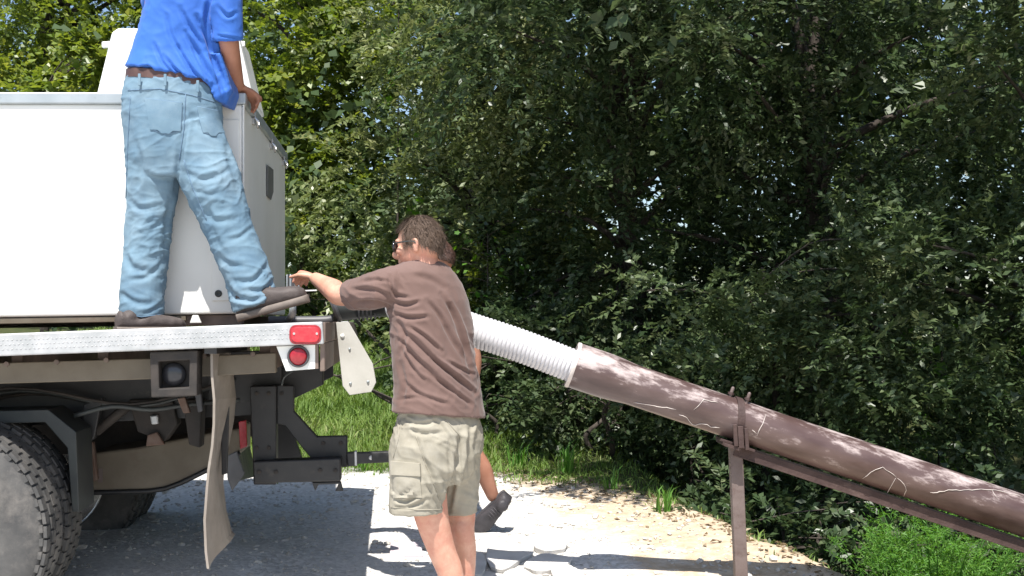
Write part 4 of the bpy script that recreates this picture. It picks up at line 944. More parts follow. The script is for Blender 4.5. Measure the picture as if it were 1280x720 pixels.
def hair(q, R, S, m, parent, seed, n=2600, front=.055, nape=-.062):
    rg = np.random.default_rng(seed); mb = MB()
    # scalp layer
    rings = []; N, M_ = 40, 16
    c0 = q(-.008, 0, .016)
    for i in range(1, M_):
        ring = []
        for k in range(N):
            th = 2*math.pi*k/N; fx, sy = math.cos(th), math.sin(th)
            low = 1.03 if fx > .55 else (1.50+.30*abs(sy) if fx > .05 else 1.62+.62*(-fx) if fx < -.1 else 1.60)
            ph = (i/(M_-1))*low
            r = 1.0+.02*math.sin(9*th+5*ph)
            ring.append(q(-.008+.104*r*math.sin(ph)*fx, .0835*r*math.sin(ph)*sy, .014+.109*r*math.cos(ph)))
        rings.append(ring)
    mb.rings(rings)
    me = solid(mb, .006, 2); folds(me, [], .004, 40, seed=seed)
    ob = link(me, 'hair', m, parent, smooth=True)
    V, T_ = [], []
    for _ in range(n):
        th = rg.uniform(0, 2*math.pi); fx, sy = math.cos(th), math.sin(th)
        low = 1.05 if fx > .55 else (1.50+.30*abs(sy) if fx > .05 else 1.62+.60*(-fx) if fx < -.1 else 1.58)
        ph = rg.uniform(.05, 1)**.7*low
        d = np.array((fx*math.sin(ph), sy*math.sin(ph), math.cos(ph)))
        b = q(-.008+.105*d[0], .0845*d[1], .014+.110*d[2])
        fl = (R @ Vector((fx*math.cos(ph)*.9-.35*(fx < .3)+.15, sy*math.cos(ph), -math.sin(ph)*.9))).normalized()+Vector(rg.normal(0, .19, 3))
        nn = R @ Vector(d); L = rg.uniform(.014, .032)*S; wv = fl.cross(nn).normalized()*.0008
        e = b+fl*L*.6+nn*.004; e2 = b+fl*L+nn*.0035
        V += [b-wv, e-wv*.8, e2, e+wv*.8, b+wv]
    me2 = np_mesh('strands', [tuple(v) for v in V], 5); o2 = link_np(me2, 'strands', m, ob); tag(o2, kind='stuff')
    return ob
def shoe(heel, toe, up, m_up, m_sole, parent, S=1.0, ankle=.085):
    heel, toe = Vector(heel), Vector(toe); f = (toe-heel); L = f.length; f.normalize(); up = Vector(up); up = (up-f*up.dot(f)).normalized(); s = up.cross(f)
    pr = [(.0, .026, .050), (.05, .033, .075), (.15, .036, ankle), (.30, .035, ankle*.98), (.45, .040, .070), (.62, .046, .056), (.78, .047, .050), (.91, .040, .043), (.98, .024, .032), (1.0, .010, .022)]
    R = []
    for t, w, h in pr: R.append(ellring(heel+f*t*L+up*(h*.5+.012)*S, s*w*S, up*h*.5*S, 22, 2.5))
    mb = MB(); mb.rings(R); mb.ball(heel+f*.2*L+up*(ankle+.012)*S, (.036*S, .034*S, .03*S), Matrix((f, s, up)).transposed())
    me = solid(mb, .006, 3); folds(me, [], .002, 30)
    o = link(me, 'shoe', m_up, parent, smooth=True)
    mb = MB(); R = []
    for t, w, h in pr:
        a = w+.005
        R.append(ellring(heel+f*(t*1.03-.015)*L+up*.010*S, s*a*S, up*.013*S, 22, 4))
    mb.rings(R); mb.build('sole', m_sole, o, smooth=True, auto=50)
    mb = MB()
    for t in (.36, .42, .48, .54): mb.tube([heel+f*t*L+up*(.105-.07*t)*S-s*.026*S, heel+f*t*L+up*(.118-.075*t)*S, heel+f*t*L+up*(.105-.07*t)*S+s*.026*S], .0032, 6, 3, round_ends=True)
    mb.build('lace', m_sole, o, smooth=True)
    return o
def stitch(me, pts, name, m, parent, r=.0016, lift=.001):
    """thread line laid on a garment: photo-pixel polyline dropped on the nearest visible vertices"""
    co, no = co_no(me); 
    return co, no
def on_mesh_line(me, pts, step=4):
    """drop a drawn line on a mesh (ray from the eye)"""
    from mathutils.bvhtree import BVHTree
    bv = BVHTree.FromPolygons([v.co[:] for v in me.vertices], [p.vertices[:] for p in me.polygons]); out = []
    for i in range(len(pts)-1):
        (x0, y0), (x1, y1) = pts[i], pts[i+1]; k = max(1, int(math.hypot(x1-x0, y1-y0)/step))
        for j in range(k+(1 if i == len(pts)-2 else 0)):
            t = j/k; D = Vector((((lerp(x0, x1, t))-CX)/F, 1, -((lerp(y0, y1, t))-HY)/F)).normalized()
            h = bv.ray_cast(EYE, D)
            if h[0] is not None: out.append(h[0]+h[1]*(.001 if h[1].dot(D) < 0 else -.001))
    return out

def person_blue():
    Y = 4.98; dz = T(-.9, .25, 0).z
    base = P(215, 408, Y); base.z = dz
    # --- body
    mb = MB()
    hc = P(243, -152, Y+.02); hf = Vector((.35, .9, -.25)); q, R = head(mb, hc, hf)
    limb(mb, [(hc+Vector((0, -.01, -.06)), .058), (P(238, -92, Y), .060), (P(234, -60, Y), .07)])
    torso(mb, [(-78, 195, 270), (-55, 182, 290), (-10, 184, 286), (40, 180, 270), (90, 172, 268), (120, 172, 266), (150, 175, 262)], Y, (1, .12), .55)
    limb(mb, [(P(278, -50, Y-.02), .056), (P(283, 0, Y-.03), .050), (P(285, 42, Y-.03), .045), (P(287, 58, Y-.02), .042), (P(291, 85, Y+.06), .040), (P(297, 108, Y+.16), .030)])
    limb(mb, [(P(198, -50, Y-.0), .054), (P(194, -5, Y+.13), .046), (P(194, 30, Y+.24), .040), (P(204, 66, Y+.34), .036), (P(214, 95, Y+.42), .027)])
    hand(mb, P(297.5, 107, Y+.165), (.62, .55, -.42), (-.25, -.35, -.9), (-.3, 1, 0), .62)
    hand(mb, P(214, 96, Y+.43), (.3, .9, -.4), (0, -.3, -1), (1, 0, 0), .3)
    limb(mb, [(P(192, 150, Y), .09), (P(185, 265, Y+.02), .058), (P(180, 330, Y+.02), .05), (P(180, 385, Y), .04)])
    limb(mb, [(P(244, 150, Y), .09), (P(284, 280, Y+.0), .06), (P(310, 345, Y), .05), (P(326, 372, Y-.02), .042)])
    me = solid(mb, .0052, 3); me.name = 'person'
    pb = link(me, 'person', 'skin_tan', None, smooth=True, loc=base)
    tag(pb, 'person in blue shirt and faded jeans standing on the truck deck beside the tank', 'person')
    hair(q, R, 1.0, 'hair_dark', pb, 3, 1500)
    # --- shirt
    mb = MB()
    torso(mb, [(-84, 214, 262), (-72, 196, 276), (-55, 184, 294), (-25, 186, 294), (10, 182, 290), (45, 173, 277), (70, 165, 274), (84, 160, 279, 0, 3), (93, 158, 282, 0, 8), (98, 159, 283, 0, 12)], Y, (1, .12), .60)
    limb(mb, [(P(270, -62, Y-.01), .075), (P(279, -30, Y-.03), .072), (P(283, 10, Y-.04), .067), (P(285.5, 42, Y-.04), .060), (P(286, 50, Y-.035), .058)], 24, 4, False)
    limb(mb, [(P(202, -60, Y), .07), (P(197, -20, Y+.09), .066), (P(195, 5, Y+.16), .06), (P(194, 22, Y+.21), .056)], 24, 4, False)
    mb.prism([P(255, 60, Y-.06), P(277, 70, Y-.05), P(289, 112, Y-.02), P(283, 131, Y+.0), P(268, 124, Y-.06), P(258, 100, Y-.08)], (0, .16, 0))
    me = solid(mb, .0062, 5)
    L = [([(232, 40), (252, 75), (270, 105)], 3.0, .007), ([(222, 58), (240, 88), (262, 112)], 2.6, .007), ([(205, 70), (222, 90), (245, 106)], 2.4, .006), ([(193, 55), (205, 80), (224, 98)], 2.4, .005),
         ([(246, 20), (258, 50), (272, 90)], 3.2, .007), ([(262, 0), (258, 30), (266, 62), (280, 110)], 3.6, .010), ([(182, 80), (196, 92), (212, 97)], 2.2, .004), ([(225, 10), (238, 35), (252, 56)], 3, .005),
         ([(170, 88), (182, 84), (196, 90)], 2.2, .004), ([(208, 20), (214, 45), (224, 62)], 3, .004), ([(262, 70), (272, 98), (280, 122)], 2.6, .006), ([(272, 8), (284, 20), (295, 16)], 2.6, .004), ([(272, 44), (284, 46), (298, 48)], 1.4, .003), ([(165, 93), (200, 97), (240, 104), (262, 116)], 2.2, .004), ([(240, 60), (252, 84), (262, 100)], 1.8, .005), ([(214, 82), (226, 94), (238, 100)], 1.6, .004)]
    folds(me, L, .004, 7, seed=1, amp=2.1, net=.004, nscale=11, ang=-50)
    sh = link(me, 'shirt', 'blue_shirt', pb, smooth=True)
    # --- jeans
    mb = MB()
    torso(mb, [(96, 163, 268, 0, 6), (104, 160, 273, 0, 8), (120, 156, 276, 0, 6), (145, 154, 277), (172, 158, 276), (200, 161, 272), (222, 170, 262)], Y, (1, .1), .62)
    limb(mb, [(P(193, 165, Y), .122), (P(192, 205, Y+.01), .116), (P(190, 245, Y+.02), .108), (P(185, 285, Y+.02), .100), (P(182, 325, Y+.02), .096), (P(178, 365, Y+.01), .091), (P(177, 388, Y+.005), .094), (P(177, 395, Y+.005), .092)], 26, 4, False, .92)
    limb(mb, [(P(240, 160, Y-.01), .125), (P(254, 200, Y-.02), .126), (P(267, 235, Y-.03), .122), (P(281, 270, Y-.03), .108), (P(293, 305, Y-.03), .100), (P(308, 340, Y-.03), .100), (P(316, 368, Y-.03), .098), (P(320, 384, Y-.03), .098)], 26, 4, False, .92)
    me = solid(mb, .0052, 3)
    L = [([(232, 150), (226, 190), (219, 240)], 4, .014), ([(178, 214), (198, 224), (216, 222)], 4, .006), ([(228, 214), (256, 224), (288, 212)], 4, .008), ([(240, 238), (262, 243), (276, 238)], 3, .005),
         ([(160, 250), (176, 262), (206, 258)], 4.5, .008), ([(172, 292), (190, 288), (208, 270)], 3.5, .007), ([(256, 262), (270, 276), (300, 272)], 4.5, .009), ([(284, 300), (300, 296), (316, 284)], 3, .006),
         ([(154, 314), (166, 334), (190, 340)], 4.5, .009), ([(160, 350), (184, 346), (206, 326)], 3.5, .007), ([(152, 366), (168, 378), (188, 380)], 4, .009), ([(172, 392), (190, 388), (204, 378)], 3, .007),
         ([(270, 316), (284, 330), (310, 332)], 4, .009), ([(290, 352), (318, 350), (338, 328)], 4, .010), ([(280, 352), (296, 372), (322, 376)], 4, .012), ([(310, 362), (330, 362), (348, 346)], 3.2, .010), ([(296, 384), (320, 384), (348, 368)], 3, .009),
         ([(236, 140), (252, 160), (274, 176)], 4, .007), ([(168, 176), (176, 206), (170, 244)], 4, .006), ([(282, 178), (288, 206), (300, 240)], 3.5, .007), ([(214, 246), (208, 280), (206, 322)], 3.5, .007), ([(254, 238), (266, 290), (288, 336)], 5, .006), ([(164, 270), (158, 300), (164, 340)], 4, .006)]
    folds(me, L, .006, 6, seed=5, amp=.75, net=.0075, nscale=13, ang=14)
    je = link(me, 'jeans', 'denim', pb, smooth=True)
    wm = me.copy(); wm.transform(ROOT[pb.name])
    def thread(pts, r=.0022, name='seam', m='denim_thread'):
        q_ = on_mesh_line(wm, pts)
        if len(q_) > 2: MB().tube(q_, r, 6).build(name, m, je, smooth=True)
    def patch(poly, name='pocket'):
        ctr = (sum(x for x, y in poly)/len(poly), sum(y for x, y in poly)/len(poly)); N = 8; g = []
        for t in range(N+1):
            for k in range(len(poly)):
                for e in range(4):
                    pass
        rows = []; k = len(poly)
        top0, top1, bot1, bot0 = poly[0], poly[1], poly[2], poly[-1]
        vs = []; ok = True
        for i in range(9):
            t = i/8; r = []
            for j in range(9):
                s = j/8; x = lerp(lerp(top0[0], top1[0], s), lerp(bot0[0], bot1[0], s), t); y = lerp(lerp(top0[1], top1[1], s), lerp(bot0[1], bot1[1], s), t)+(4 if t == 1 and .3 < s < .7 else 0)
                h = on_mesh_line(wm, [(x, y), (x+.01, y)], 1)
                if not h: return
                r.append(h[0])
            vs += r
        mbp = MB(); up = [v+Vector((0, -.004, 0)) for v in vs]; fs = []
        for i in range(8):
            for j in range(8): a = i*9+j; fs.append((a, a+1, a+10, a+9))
        edge = [j for j in range(9)]+[i*9+8 for i in range(1, 9)]+[72+j for j in range(7, -1, -1)]+[i*9 for i in range(7, 0, -1)]
        fs2 = [tuple(q_+81 for q_ in f) for f in fs]+[(edge[i], edge[(i+1) % len(edge)], edge[(i+1) % len(edge)]+81, edge[i]+81) for i in range(len(edge))]
        mbp.add(vs+up, fs2); mbp.build(name, 'denim', je, smooth=True, auto=50)
    patch([(181, 123), (228, 129), (226, 164), (188, 162)]); patch([(246, 133), (273, 139), (280, 166), (254, 166)])
    for pts in ([(181, 123), (228, 129)], [(181, 126), (228, 132)], [(246, 133), (273, 139)], [(228, 131), (226, 163), (208, 168), (189, 162), (182, 125)], [(246, 134), (254, 166), (268, 170)], [(160, 113), (200, 111), (240, 119), (270, 128)], [(232, 118), (230, 160), (224, 200)], [(163, 120), (160, 180), (157, 260)], [(153, 392), (177, 396), (202, 393)], [(230, 200), (240, 232), (258, 275)]): thread(pts)
    # belt and loops
    R = []
    bl = MB(); u = Vector((1, .1, 0)).normalized(); v = Vector((-u.y, u.x, 0))
    for (z_, sc) in ((93, 1.0), (93, 1.03), (104, 1.05), (104, 1.0)):
        c = P(216, z_+3, Y); a = 54.5/F*Y*sc; R.append(ellring(c, u*a+Vector((0, 0, -7/F*Y)), v*a*.62, 40, 2.2))
    bl.rings(R+[R[0]], cap=False); bl.build('belt', 'belt', pb, smooth=True, auto=40)
    for x, y in ((175, 98), (208, 99), (246, 105)):
        c = P(x, y+2, Y-.125); h_ = on_mesh_line(wm, [(x, y+12), (x+.1, y+12)], 1); c.y = h_[0].y-.012 if h_ else c.y; MB().box(c, .012, .006, .05).build('belt_loop', 'denim', je, bevel=.002)
    # --- shoes
    zf = T(-1.3, .2, 0).z
    h = P(178, 404, Y-.10); h.z = zf; t_ = P(190, 404, Y+.10); 
    shoe(Vector((P(157, 0, 5).x, Y-.10, zf+.003)), Vector((P(229, 0, 5).x, Y+.06, zf+.003)), (0, 0, 1), 'shoe', 'sole', pb, 1.12, .045)
    shoe(P(300, 401, Y-.05), P(386, 377, Y-.03), (-.2, -.06, 1), 'shoe', 'sole', pb, 1.4, .088)
    return pb
person_blue()

def person_brown():
    Y = 4.92
    fx = P(566, 0, Y).x; base = Vector((fx, Y, float(gz(fx, Y))))
    gr = base.z
    mb = MB()
    hc = P(524, 305.5, Y+.02); hf = Vector((-.965, .24, -.10)); q, R = head(mb, hc, hf)
    limb(mb, [(hc+Vector((.018, 0, -.045)), .060), (P(530, 330, Y+.02), .062), (P(531, 346, Y+.01), .062)])
    rot = (.80, .60)
    torso(mb, [(340, 510, 554), (352, 500, 558), (372, 494, 574), (400, 498, 580), (440, 500, 582), (480, 504, 588), (520, 508, 586), (560, 508, 584), (585, 514, 574)], Y+.03, rot, .66)
    # left arm reaching to the valve, forearm pointing away
    sh_, el, wr = P(490, 360, Y-.03), P(427, 369, Y+.06), P(395, 348.5, Y+.27)
    limb(mb, [(sh_, .048), (sh_.lerp(el, .5), .050), (el, .047), (el.lerp(wr, .3), .049), (el.lerp(wr, .7), .037), (wr, .029)])
    hand(mb, wr, P(377, 341, Y+.36)-wr, (-.25, -.1, -.95), (-.2, -.9, .2), .62, .98)
    # right arm, on the far side, towards the hose
    s2, e2, w2 = P(560, 366, Y+.20), P(564, 420, Y+.34), P(535, 412, Y+.50)
    limb(mb, [(s2, .056), (e2, .045), (w2, .03)]); hand(mb, w2, (-.8, .5, -.1), (0, .3, -1), (0, 0, 1), .7)
    # legs
    k1, a1 = P(541, 655, Y-.01), P(574, 790, Y+.02)
    limb(mb, [(P(525, 560, Y-.02), .095), (P(535, 620, Y-.02), .080), (P(541, 652, Y-.015), .070), (P(553, 690, Y+.01), .0585), (P(563, 716, Y+.02), .055), (P(570, 755, Y+.02), .043), (a1, .036)], 22)
    limb(mb, [(P(572, 560, Y+.14), .09), (P(577, 640, Y+.16), .062), (P(577, 662, Y+.15), .056), (P(580, 690, Y+.17), .054), (P(579, 730, Y+.18), .048), (P(578, 775, Y+.18), .036)], 22)
    me = solid(mb, .0050, 3); me.name = 'person'
    pb = link(me, 'person', 'skin', None, smooth=True, loc=base)
    tag(pb, 'person in brown shirt, khaki shorts and sunglasses reaching left to the tank valve', 'person')
    hair(q, R, 1.0, 'hair', pb, 5, 4200)
    # sunglasses
    s_ = R @ Vector((0, 1, 0)); sg = MB()
    for b in (-1, 1):
        sg.ball(q(.101, .032*b, -.001), (.010, .034, .025), R @ Matrix.Rotation(math.radians(16*b), 3, 'Z'), 16, 10)
    gl = sg.build('sunglasses', 'lens', pb, smooth=True)
    for b in (-1, 1): MB().tube([q(.090, .058*b, .010), q(.055, .079*b, .011), q(.0, .087*b, .008), q(-.018, .088*b, -.004)], .0032, 8, 3).build('temple', 'black_plastic', gl, smooth=True)
    MB().tube([q(.100, -.012, .008), q(.104, 0, .010), q(.100, .012, .008)], .003, 6, 2).build('bridge', 'black_plastic', gl, smooth=True)
    # --- shirt
    mb = MB()
    torso(mb, [(326, 508, 550, .01, 0, .9), (333, 494, 560, .01, 0, .8), (342, 486, 569, 0, 0, .72), (355, 484, 577), (375, 486, 584), (400, 489, 588), (430, 491, 590.5), (460, 494, 595), (490, 495, 600), (510, 493, 604, 0, 5), (519, 492, 606, 0, 6)], Y+.03, rot, .70)
    limb(mb, [(P(498, 357, Y-.02), .083), (P(482, 359, Y-.05), .082), (P(462, 364, Y-.02), .076), (P(446, 367.5, Y+.02), .069), (P(438, 369.5, Y+.045), .066)], 26, 4, False)
    limb(mb, [(P(556, 366, Y+.16), .085), (P(562, 392, Y+.28), .07), (P(564, 408, Y+.32), .065)], 24, 4, False)
    me = solid(mb, .0058, 5)
    L = [([(487, 345), (488, 358), (494, 368), (510, 372)], 2.6, .006), ([(492, 377), (508, 381), (524, 377)], 2.6, .006), ([(491, 391), (510, 397), (534, 396)], 2.8, .007), ([(440, 362), (466, 362), (486, 370)], 2.8, .005), ([(444, 378), (468, 376), (490, 384)], 2.8, .006), ([(452, 352), (470, 350), (486, 352)], 2.4, .004), ([(446, 388), (470, 388), (494, 397)], 2.4, .005),
         ([(505, 414), (520, 428), (545, 452), (572, 474), (594, 492)], 3.2, .007), ([(500, 424), (516, 444), (540, 466), (566, 488)], 3.0, .007), ([(510, 408), (530, 420), (552, 440)], 2.6, .006), ([(502, 436), (514, 458), (530, 476)], 2.4, .005),
         ([(533, 376), (550, 396), (565, 425), (582, 452)], 3.2, .006), ([(552, 368), (566, 392), (576, 424), (588, 450)], 3.2, .006), ([(562, 380), (574, 408), (582, 440), (590, 470)], 2.6, .005), ([(540, 448), (566, 468), (590, 486)], 2.4, .005), ([(528, 462), (556, 482), (590, 506)], 2.6, .006), ([(506, 478), (526, 494), (560, 505)], 2.8, .005), ([(560, 452), (578, 462), (593, 468)], 2.2, .004),
         ([(498, 500), (520, 497), (540, 505)], 2.4, .003), ([(500, 455), (506, 480), (502, 505)], 3, .004), ([(498, 402), (506, 420), (500, 444)], 3, .005), ([(516, 344), (540, 350), (560, 362)], 4, .003)]
    folds(me, L, .005, 6, seed=9, amp=1.75, net=.006, nscale=10, ang=-38)
    link(me, 'shirt', 'brown_shirt', pb, smooth=True)
    mb = MB(); u = Vector((.8, .6, 0)); v = Vector((-.6, .8, 0))
    c0 = P(529, 328, Y+.035); r_ = []
    for k in range(41):
        t = 2*math.pi*k/40; r_.append(c0+u*.070*math.cos(t)+v*.062*math.sin(t)+Vector((0, 0, .012*math.sin(t*1)-.01*math.cos(t))))
    mb.tube(r_, .0075, 8); mb.build('collar', 'brown_shirt', pb, smooth=True)
    # --- shorts
    mb = MB()
    torso(mb, [(506, 504, 592, 0, 5), (517, 501, 596, 0, 4), (538, 494, 602), (560, 490, 602), (585, 491, 597), (604, 497, 584)], Y+.03, rot, .74)
    limb(mb, [(P(528, 560, Y-.03), .115), (P(524.5, 590, Y-.04), .122), (P(521.5, 620, Y-.04), .118), (P(521, 641, Y-.04), .117)], 28, 4, False, .95)
    limb(mb, [(P(566, 550, Y+.10), .115), (P(572, 580, Y+.12), .100), (P(574, 606, Y+.14), .088), (P(575, 639, Y+.155), .076)], 26, 4, False, 1.1)
    me = solid(mb, .0058, 4)
    L = [([(520, 546), (530, 575), (544, 605), (553, 632)], 3.4, .006), ([(494, 622), (506, 628), (524, 618)], 3, .008), ([(490, 612), (504, 618), (522, 604)], 2.6, .006), ([(496, 634), (514, 633), (534, 624)], 2.6, .006), ([(575, 540), (574, 570), (566, 605), (560, 638)], 4, .012), ([(545, 525), (560, 545), (570, 575)], 3, .005),
         ([(502, 520), (520, 530), (548, 526)], 2.6, .004), ([(590, 530), (585, 560), (590, 600)], 3, .005), ([(512, 535), (526, 542), (556, 540)], 2.8, .004), ([(530, 600), (540, 618), (548, 636)], 2.4, .004), ([(560, 560), (562, 590), (556, 625)], 2.4, .004)]
    folds(me, L, .005, 7, seed=12, amp=1.6, net=.0075, nscale=11, ang=-20)
    so_ = link(me, 'shorts', 'khaki', pb, smooth=True)
    wm = me.copy(); wm.transform(ROOT[pb.name])
    # cargo pocket with flap
    def cloth_patch(quad, th, name, parent, bag=0):
        N = 10; vs, us = [], []
        for i in range(N+1):
            for j in range(N+1):
                t, s = i/N, j/N; x = lerp(lerp(quad[0][0], quad[1][0], s), lerp(quad[3][0], quad[2][0], s), t); y = lerp(lerp(quad[0][1], quad[1][1], s), lerp(quad[3][1], quad[2][1], s), t)
                h = on_mesh_line(wm, [(x, y), (x+.01, y)], 1)
                if not h: return None
                b = bag*math.sin(math.pi*min(1, t*1.2))*math.sin(math.pi*s)
                vs.append(h[0]+Vector((.0, .003, 0))); us.append(h[0]+Vector((-.3, -.95, 0))*(th+b))
        W_ = N+1; M_ = W_*W_; fs = []
        for i in range(N):
            for j in range(N): a = i*W_+j+M_; fs.append((a, a+1, a+W_+1, a+W_))
        e = list(range(W_))+[i*W_+N for i in range(1, W_)]+[N*W_+j for j in range(N-1, -1, -1)]+[i*W_ for i in range(N-1, 0, -1)]
        fs += [(e[i], e[(i+1) % len(e)], e[(i+1) % len(e)]+M_, e[i]+M_) for i in range(len(e))]
        mbp = MB(); mbp.add(vs+us, fs); return mbp.build(name, 'khaki', parent, smooth=True, auto=45)
    cpk = cloth_patch([(490, 583), (524, 585), (528, 622), (492, 622)], .006, 'cargo_pocket', so_, .005)
    cloth_patch([(489.5, 576), (526, 579), (527, 595), (490, 593)], .014, 'pocket_flap', so_)
    for pts in ([(497, 520), (499, 545), (492, 572)], [(520, 545), (532, 580), (546, 615), (553, 636)], [(489, 634), (520, 637), (552, 637)], [(556, 524), (575, 545), (578, 600)], [(500, 526), (503, 536)]):
        q_ = on_mesh_line(wm, pts)
        if len(q_) > 2: MB().tube(q_, .0024, 6).build('seam', 'khaki', so_, smooth=True)
    # shoes below the frame
    z = float(gz(a1.x, Y))
    shoe(Vector((a1.x+.05, a1.y-.02, z)), Vector((a1.x-.21, a1.y+.08, z)), (0, 0, 1), 'shoe', 'sole', pb)
    a2 = P(578, 775, Y+.18); shoe(Vector((a2.x+.05, a2.y, z)), Vector((a2.x-.20, a2.y+.1, z)), (0, 0, 1), 'shoe', 'sole', pb)
person_brown()

def person_behind():
    Y = 6.45; bx = P(560, 0, Y).x; base = Vector((bx, Y, float(gz(bx, Y)))); g = base.z
    mb = MB()
    hc = P(546, 325, Y); hf = Vector((-.95, .2, -.25)); q, R = head(mb, hc, hf, S=.95)
    limb(mb, [(hc+Vector((.015, 0, -.05)), .052), (P(552, 350, Y), .058), (P(556, 362, Y), .07)])
    torso(mb, [(358, 526, 566), (372, 518, 570), (400, 520, 574), (440, 530, 580), (480, 526, 584), (520, 524, 586), (545, 530, 582)], Y, (.5, .86), .7)
    limb(mb, [(P(560, 376, Y-.12), .046), (P(580, 415, Y-.15), .041), (P(592.5, 445, Y-.14), .040), (P(592, 470, Y-.14), .034), (P(589, 492, Y-.14), .026)])
    hand(mb, P(589, 492, Y-.14), (-.2, -.1, -1), (-1, 0, 0), (-.3, -1, 0), .4)
    limb(mb, [(P(535, 372, Y+.1), .046), (P(524, 395, Y+.05), .04), (P(514, 398, Y-.1), .028)]); hand(mb, P(514, 396, Y-.1), (-.9, -.3, -.2), (0, -.2, -1), (0, -1, 0), .7)
    limb(mb, [(P(570, 520, Y-.08), .085), (P(590, 565, Y-.12), .058), (P(603, 585, Y-.12), .050), (P(610, 604, Y-.11), .042), (P(616, 620, Y-.1), .034)])
    limb(mb, [(P(548, 520, Y+.06), .085), (P(552, 590, Y+.05), .055), (P(568, 650, Y+.05), .038)])
    me = solid(mb, .007, 3); me.name = 'person'
    pb = link(me, 'person', 'skin_tan', None, smooth=True, loc=base)
    tag(pb, 'person almost hidden behind the brown shirted person with one dark shoe stepping out', 'person')
    hair(q, R, .95, 'hair_dark', pb, 8, 700)
    mb = MB()
    torso(mb, [(356, 530, 562), (368, 516, 572), (400, 518, 576), (440, 526, 584), (480, 524, 586), (515, 522, 588)], Y, (.5, .86), .74)
    limb(mb, [(P(556, 378, Y-.1), .06), (P(570, 402, Y-.14), .054), (P(573, 410, Y-.15), .052)], 20, 3, False)
    limb(mb, [(P(538, 372, Y+.08), .062), (P(522, 388, Y+.06), .055)], 20, 3, False)
    me = solid(mb, .0075, 4); folds(me, [], .006, 9, seed=20); link(me, 'shirt', 'khaki', pb, smooth=True)
    mb = MB()
    torso(mb, [(505, 525, 586), (530, 522, 588), (548, 526, 584)], Y, (.5, .86), .76)
    limb(mb, [(P(570, 525, Y-.07), .1), (P(583, 556, Y-.1), .088)], 20, 3, False); limb(mb, [(P(548, 525, Y+.06), .1), (P(543, 575, Y+.05), .085)], 20, 3, False)
    me = solid(mb, .0075, 4); folds(me, [], .005, 9, seed=22); link(me, 'shorts', 'denim', pb, smooth=True)
    # trailing shoe, heel lifted; other shoe flat
    shoe(P(634, 617, Y-.10), Vector((P(594, 0, Y-.1).x, Y-.10, g+.004)), (.62, -.45, .62), 'black_shoe', 'black_shoe', pb, 1.0, .08)
    zz = float(gz(P(546, 0, Y).x, Y)); shoe(Vector((P(578, 0, Y).x, Y+.05, zz)), Vector((P(523, 0, Y).x, Y+.1, zz)), (0, 0, 1), 'black_shoe', 'black_shoe', pb)
person_behind()
# ------------------------------------------------------------------ single plants along the edge
def frond_bush(name, label, x, y, h, spread, n_st, m, seed, leaf=.028, group=None, wid=.09):
    rg = np.random.default_rng(seed); z = float(gz(x, y)); root = thing(name, label, 'plant', Vector((x, y, z)), group)
    tb = MB(); pos, dr, ln = [], [], []
    for i in range(n_st):
        a = rg.uniform(0, 2*math.pi); r = rg.uniform(0, spread)**.8; hh = h*rg.uniform(.65, 1.1)
        b = Vector((x+.4*r*math.cos(a), y+.4*r*math.sin(a), z-.02)); tip = Vector((x+r*1.3*math.cos(a), y+r*1.0*math.sin(a), z+hh)); mid = b.lerp(tip, .55)+Vector((0, 0, hh*.16))
        tb.tube([b, mid, tip], [.006, .004, .0015], 5, 4)
        for k in range(22):
            t = .2+.8*k/21; p = (b*(1-t)**2+mid*2*t*(1-t)+tip*t*t); aa = rg.uniform(0, 2*math.pi); bl = (.05+.20*(1-t))*rg.uniform(.7, 1.2)*h/.5
            bd = Vector((math.cos(aa), math.sin(aa), rg.uniform(.1, .7))).normalized()
            for q in range(12):
                u = (q+1)/12; pos.append(p+bd*bl*u-Vector((0, 0, .06*bl*u*u))); d = bd*.7+Vector(rg.normal(0, .55, 3)); dr.append(d); ln.append(leaf*rg.uniform(.7, 1.3))
    tb.build('stems', 'weed', root, smooth=True)
    V = leaves(np.array(pos), np.array(dr), np.array(ln), np.array(ln)*wid, .5)
    link_np(np_mesh('fronds', V, 4, rg.normal(.45, .2, len(pos))), 'fronds', m, root)
